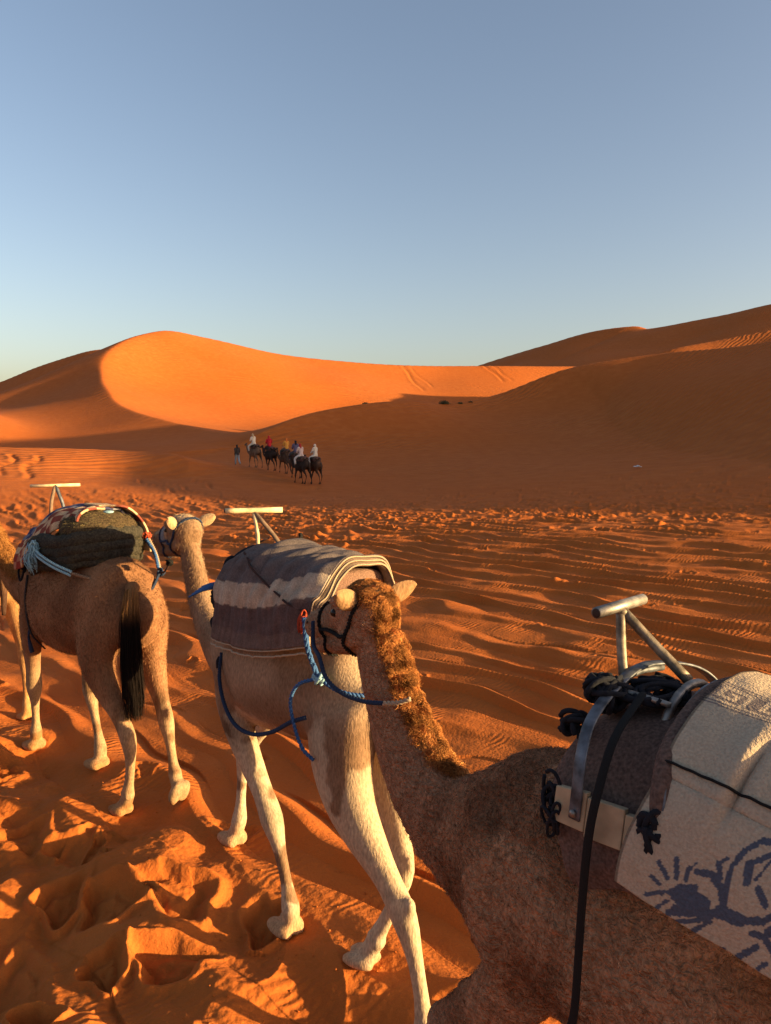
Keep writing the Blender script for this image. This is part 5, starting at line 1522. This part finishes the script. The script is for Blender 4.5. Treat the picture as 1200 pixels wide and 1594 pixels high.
SEAT = dict(pelvis=(0, 0, .08), waist=(.0, 0, .30), chest=(.03, 0, .50), neckb=(.03, 0, .66), head0=(.045, 0, .73), head=(.06, 0, .82), shL=(.03, .19, .60), shR=(.03, -.19, .60),
    elL=(.14, .24, .34), elR=(.14, -.24, .34), wrL=(.36, .12, .30), wrR=(.36, -.12, .30), hipL=(.02, .12, .04), hipR=(.02, -.12, .04), knL=(.28, .36, -.16), knR=(.28, -.36, -.16), anL=(.22, .42, -.56), anR=(.22, -.42, -.56))
WALK = dict(pelvis=(0, 0, .93), waist=(.0, 0, 1.12), chest=(.03, 0, 1.32), neckb=(.03, 0, 1.47), head0=(.045, 0, 1.54), head=(.055, 0, 1.64), shL=(.03, .19, 1.42), shR=(.03, -.19, 1.42),
    elL=(-.06, .25, 1.14), elR=(.08, -.25, 1.14), wrL=(.0, .25, .90), wrR=(.24, -.22, .96), hipL=(.0, .09, .92), hipR=(.0, -.09, .92), knL=(.16, .09, .50), knR=(-.06, -.09, .49), anL=(.22, .08, .09), anR=(-.32, -.08, .14))
person_seat = make_person_mesh(SEAT); person_walk = make_person_mesh(WALK)
M_SKIN = plain('skin', (.17, .085, .05), .7, var=.08)
def cloth_mat(rgb): return plain('cloth', rgb, .95, .004, 30, var=.12)

def garments(J, parent, top, bottom, scarf, belt=None):
    J = {k: np.array(v, float) for k, v in J.items()}
    g = Geo(); g.tube([J['pelvis'] + (0, 0, -.05), J['pelvis'] + (0, 0, .06), J['waist'], J['chest'], J['neckb'] + (0, 0, -.02), J['neckb'] + (0, 0, .03)], [.185, .19, .165, .19, .12, .07], 16, ref=(0, 1, 0), rad2=[.145, .15, .13, .145, .10, .07], smooth=4)
    for S in 'LR': g.tube([J['neckb'] * .5 + J['sh' + S] * .5, J['sh' + S], J['el' + S], J['wr' + S]], [.08, .078, .062, .05], 12, smooth=4)
    g.build('shirt', cloth_mat(top), parent)
    g = Geo()
    for S in 'LR': g.tube([J['pelvis'] * .5 + J['hip' + S] * .5, J['hip' + S], J['kn' + S], J['an' + S]], [.12, .118, .088, .062], 12, smooth=4)
    g.build('trousers', cloth_mat(bottom), parent)
    g = Geo(); g.ball(J['head'] + (-.012, 0, .03), (.108, .096, .108), 16, 10); g.tube([J['head'] + (-.05, 0, -.02), J['neckb'] + (-.04, 0, .04), J['neckb'] + (-.09, 0, -.10)], [.075, .085, .05], 12, ref=(0, 1, 0), smooth=3)
    g.build('head_scarf', cloth_mat(scarf), parent)

BR = (.085, .045, .028); DK = (.035, .022, .017); TN = (.16, .095, .06)
ROWS = [  # x, y, pose, coat, shirt, trousers, scarf, label of camel, label of rider
 (-10.75, 58.6, 0, TN, (.62, .55, .45), (.55, .50, .42), (.52, .38, .22), 'tan camel leading the far group, under the rider in white', 'rider in white with straw coloured head cover, on the first far camel'),
 (-9.15, 56.6, 1, DK, (.42, .02, .03), (.05, .03, .03), (.40, .02, .03), 'dark camel second in the far group, under the rider all in red', 'rider in bright red shirt and red scarf, on the second far camel'),
 (-7.75, 55.0, 0, BR, (.55, .26, .05), (.08, .06, .05), (.50, .14, .03), 'brown camel third in the far group, under the yellow clad rider', 'rider in yellow with an orange scarf, on the third far camel'),
 (-6.70, 52.6, 1, BR, (.10, .09, .16), (.05, .05, .07), (.015, .013, .018), 'brown camel fourth in the far group, under the rider in navy', 'rider in navy with a black head wrap, on the fourth far camel'),
 (-5.75, 49.0, 0, DK, (.50, .40, .38), (.60, .55, .50), (.36, .03, .03), 'blackish camel fifth in the far group, lowest in the picture', 'rider in white trousers with a red scarf, on the fifth far camel'),
 (-4.95, 49.6, 1, BR, (.58, .52, .44), (.60, .54, .46), (.60, .53, .44), 'brown camel last in the far group, at its right end', 'rider in cream with a pale hooded scarf, last of the far group')]
far_mats = {}
for x, y, k, coat, top, bot, scarf, lc, lr in ROWS:
    z = ground_z(x, y) + .0
    hd = 36 + (x * 7 % 5)
    r = empty('camel', (x, y, z), R(90 + hd)); r.scale = (.92,) * 3
    me = far_camel_mesh(k, coat); b = link('body', me, M_COAT, r)
    g = Geo(); g.tube([(-.9, 0, 1.6), (-.97, 0, 1.45), (-.98, 0, 1.2), (-.96, 0, .95)], [.05, .03, .03, .05], 8, smooth=3); g.build('tail', M_DARKSKIN, r)
    tag(r, lc, 'camel', 'far camels with riders below the lit dune')
    s = empty('camel_saddle', (x, y, z), R(90 + hd)); s.scale = (.92,) * 3
    g = Geo()
    for sd in (-1, 1): g.tube([(.32, sd * .10, 1.92), (.1, sd * .24, 1.93), (-.2, sd * .25, 1.92), (-.45, sd * .10, 1.93)], [.08, .12, .12, .09], 12, smooth=4)
    g.build('pad', M_DARKFELT, s)
    V, F = tube_np([(.26, 0, 1.86), (.26, 0, 1.861), (-.42, 0, 1.861), (-.42, 0, 1.86)], [.05, .33, .33, .05], 24, (0, 1, 0), rad2=[.03, .24, .22, .03])
    link('saddle_cloth', mesh_np('saddle_cloth', V, F), cloth_mat((.09, .05, .05)), s)
    g = Geo(); g.tube([(.36, .15, 2.26), (.36, -.15, 2.26)], .015, 8); g.tube([(.36, 0, 2.26), (.34, 0, 2.0)], .014, 8); g.build('handle', M_POLE, s)
    tag(s, 'small dark padded saddle under ' + lr.split(',')[0], 'saddle', 'saddles of the far camels')
    p = empty('person', (x, y, z), R(90 + hd)); p.scale = (.91,) * 3
    bd = link('body', person_seat, M_SKIN, p); off = Matrix.Translation((-.10, 0, 2.10))
    J = {a: (np.array(q) + (-.10, 0, 2.10)) for a, q in SEAT.items()}; bd.location = (-.10, 0, 2.10)
    garments(J, p, top, bot, scarf)
    p.rotation_euler = (R((x * 13 % 7) - 3), R((y * 11 % 9) - 3), R(90 + hd + (x * 17 % 40) - 20) if k else R(90 + hd))
    tag(p, lr, 'person', 'people of the far caravan')
x, y = -12.9, 62.0
p = empty('person', (x, y, ground_z(x, y)), R(90 + 40)); link('body', person_walk, M_SKIN, p); garments(WALK, p, (.035, .03, .03), (.22, .26, .30), (.03, .022, .02))
tag(p, 'guide walking on foot in a dark top and grey trousers, left of the far camels', 'person', 'people of the far caravan')
# ropes between the far camels
for (a, b) in zip(ROWS[:-1], ROWS[1:]):
    def wp(row, q):
        return L2W((row[0], row[1], ground_z(row[0], row[1])), 36 + (row[0] * 7 % 5), .92, [q])[0]
    A = wp(a, (-.5, 0, 1.8)); B = wp(b, (1.85, 0, 1.98)); g = Geo(); g.tube([A, (A + B) / 2 - (0, 0, .2), B], .012, 5, smooth=4)
    o = g.build('lead_rope', M_DARKCORD); tag(o, 'thin lead rope from %s rider mount to the camel behind' % ('first', 'second', 'third', 'fourth', 'fifth')[ROWS.index(a)], 'rope')

# ------------------------------------------------------------------ small things on the dunes
def shrub(x, y, size, seed, label):
    rs = np.random.RandomState(seed); root = empty('shrub', (x, y, ground_z(x, y) - .05)); g = Geo()
    for k in range(14):
        a = rs.uniform(0, 6.28); e = np.array((math.cos(a) * rs.uniform(.2, 1), math.sin(a) * rs.uniform(.2, 1), rs.uniform(.4, 1))) * size * .8
        g.tube([(0, 0, 0), e * .5 + rs.normal(0, .08, 3) * size, e], [.03 * size, .02 * size, .008 * size], 5, smooth=2)
    g.build('stems', M_DARKWOOD, root)
    n = 900; C = rs.normal(0, 1, (n, 3)); C /= np.linalg.norm(C, axis=1)[:, None]; C *= (rs.rand(n, 1) ** .45) * size * np.array((1, 1, .62)); C[:, 2] = np.abs(C[:, 2]) + .05 * size
    C *= 1 + .3 * noise3ish(C / size, 2.2, seed)[:, None]
    A = rs.normal(0, 1, (n, 3)); A /= np.linalg.norm(A, axis=1)[:, None]; B = np.cross(A, rs.normal(0, 1, (n, 3))); B /= np.linalg.norm(B, axis=1)[:, None]
    s = .075 * size * rs.uniform(.6, 1.4, (n, 1)); V = np.stack([C - A * s, C + B * s * .5, C + A * s, C - B * s * .5], 1).reshape(-1, 3)
    o = link('leaves', mesh_np('leaves', V, (np.arange(n)[:, None] * 4 + np.arange(4)[None, :])), M_LEAF, root, smooth=False); o['kind'] = 'stuff'
    tag(root, label, 'shrub', 'shrubs along the dark dune crest')
M_LEAF = plain('dry_leaf', (.055, .06, .025), .9, var=.4, scale=3)
shrub(-2.6, 92.2, .55, 1, 'lone low shrub on the dark crest near the middle of the picture')
shrub(8.2, 100.6, .85, 2, 'largest dark green shrub on the crest right of the middle')
shrub(10.6, 102.0, .42, 3, 'small shrub close right of the largest one')
shrub(12.2, 103.2, .35, 4, 'smallest and rightmost of the crest shrubs')
def stick(x, y, l, ang, label):
    rs = np.random.RandomState(int(abs(x * 10))); z = ground_z(x, y); g = Geo(); d = np.array((math.cos(ang), math.sin(ang), .12))
    g.tube([(x, y, z + .05), np.array((x, y, z + .15)) + d * l * .5, np.array((x, y, z + .1)) + d * l], [.09, .07, .03], 6, smooth=3)
    for k in range(3): b = np.array((x, y, z + .12)) + d * l * (.3 + .2 * k); g.tube([b, b + rs.normal(0, .3, 3) + (0, 0, .35)], [.04, .015], 5)
    tag(g.build('branch', M_DARKWOOD), label, 'branch')
stick(-22.5, 118, 2.2, .3, 'dark dead branch on the lit bowl of the big dune')
stick(-11.2, 91.0, 1.7, 2.4, 'fallen branch where lit sand meets the dark crest')
# white litter on the shaded slope
x, y = 16.5, 46.5; z = ground_z(x, y); rs = np.random.RandomState(2); G_ = np.zeros((9, 9, 3))
for i in range(9):
    for j in range(9): G_[i, j] = (x + (i - 4) * .055, y + (j - 4) * .05, z + .05 + .13 * rs.rand() * (1 - abs(i - 4) / 6) + .08)
i = np.arange(8)[:, None] * 9 + np.arange(8)[None, :]
o = link('litter', mesh_np('litter', G_.reshape(-1, 3), np.stack([i, i + 1, i + 10, i + 9], -1).reshape(-1, 4)), plain('white_plastic', (.7, .68, .66), .5, var=.05), smooth=False)
o.modifiers.new('t', 'SOLIDIFY').thickness = .01; tag(o, 'crumpled white plastic litter on the shaded sand', 'litter')

# crumbs of kicked up sand between the prints
rs = np.random.RandomState(77); n = 5200
d_ = np.where(rs.rand(n) < .7, rs.uniform(-.9, 3.4, n), rs.uniform(-6, 1, n)); s_ = rs.uniform(-3, 12, n)
cx = -.25 - .69 * d_ - .72 * s_; cy = 3.4 - .72 * d_ + .69 * s_
keep = noise2(cx * 1.3, cy * 1.3, 140) > -.12; cx = cx[keep]; cy = cy[keep]; n = len(cx)
cz = height(cx, cy); rad = .0022 + .0075 * rs.rand(n) ** 3.5
O = np.array([(1, 0, 0), (-1, 0, 0), (0, 1, 0), (0, -1, 0), (0, 0, 1), (0, 0, -1)], float)
V = np.stack([cx, cy, cz + rad * .4], 1)[:, None, :] + O[None] * rad[:, None, None] * rs.uniform(.6, 1.3, (n, 6, 1)) * np.array((1.2, 1.2, .8))
Fo = np.array([(0, 2, 4), (2, 1, 4), (1, 3, 4), (3, 0, 4), (2, 0, 5), (1, 2, 5), (3, 1, 5), (0, 3, 5)])
F = (np.arange(n)[:, None, None] * 6 + Fo[None]).reshape(-1, 3)
o = link('sand_crumbs', mesh_np('sand_crumbs', V.reshape(-1, 3), F), SAND); tag(o, 'small crumbs of kicked up sand around the camel tracks', 'sand crumbs', kind='stuff')
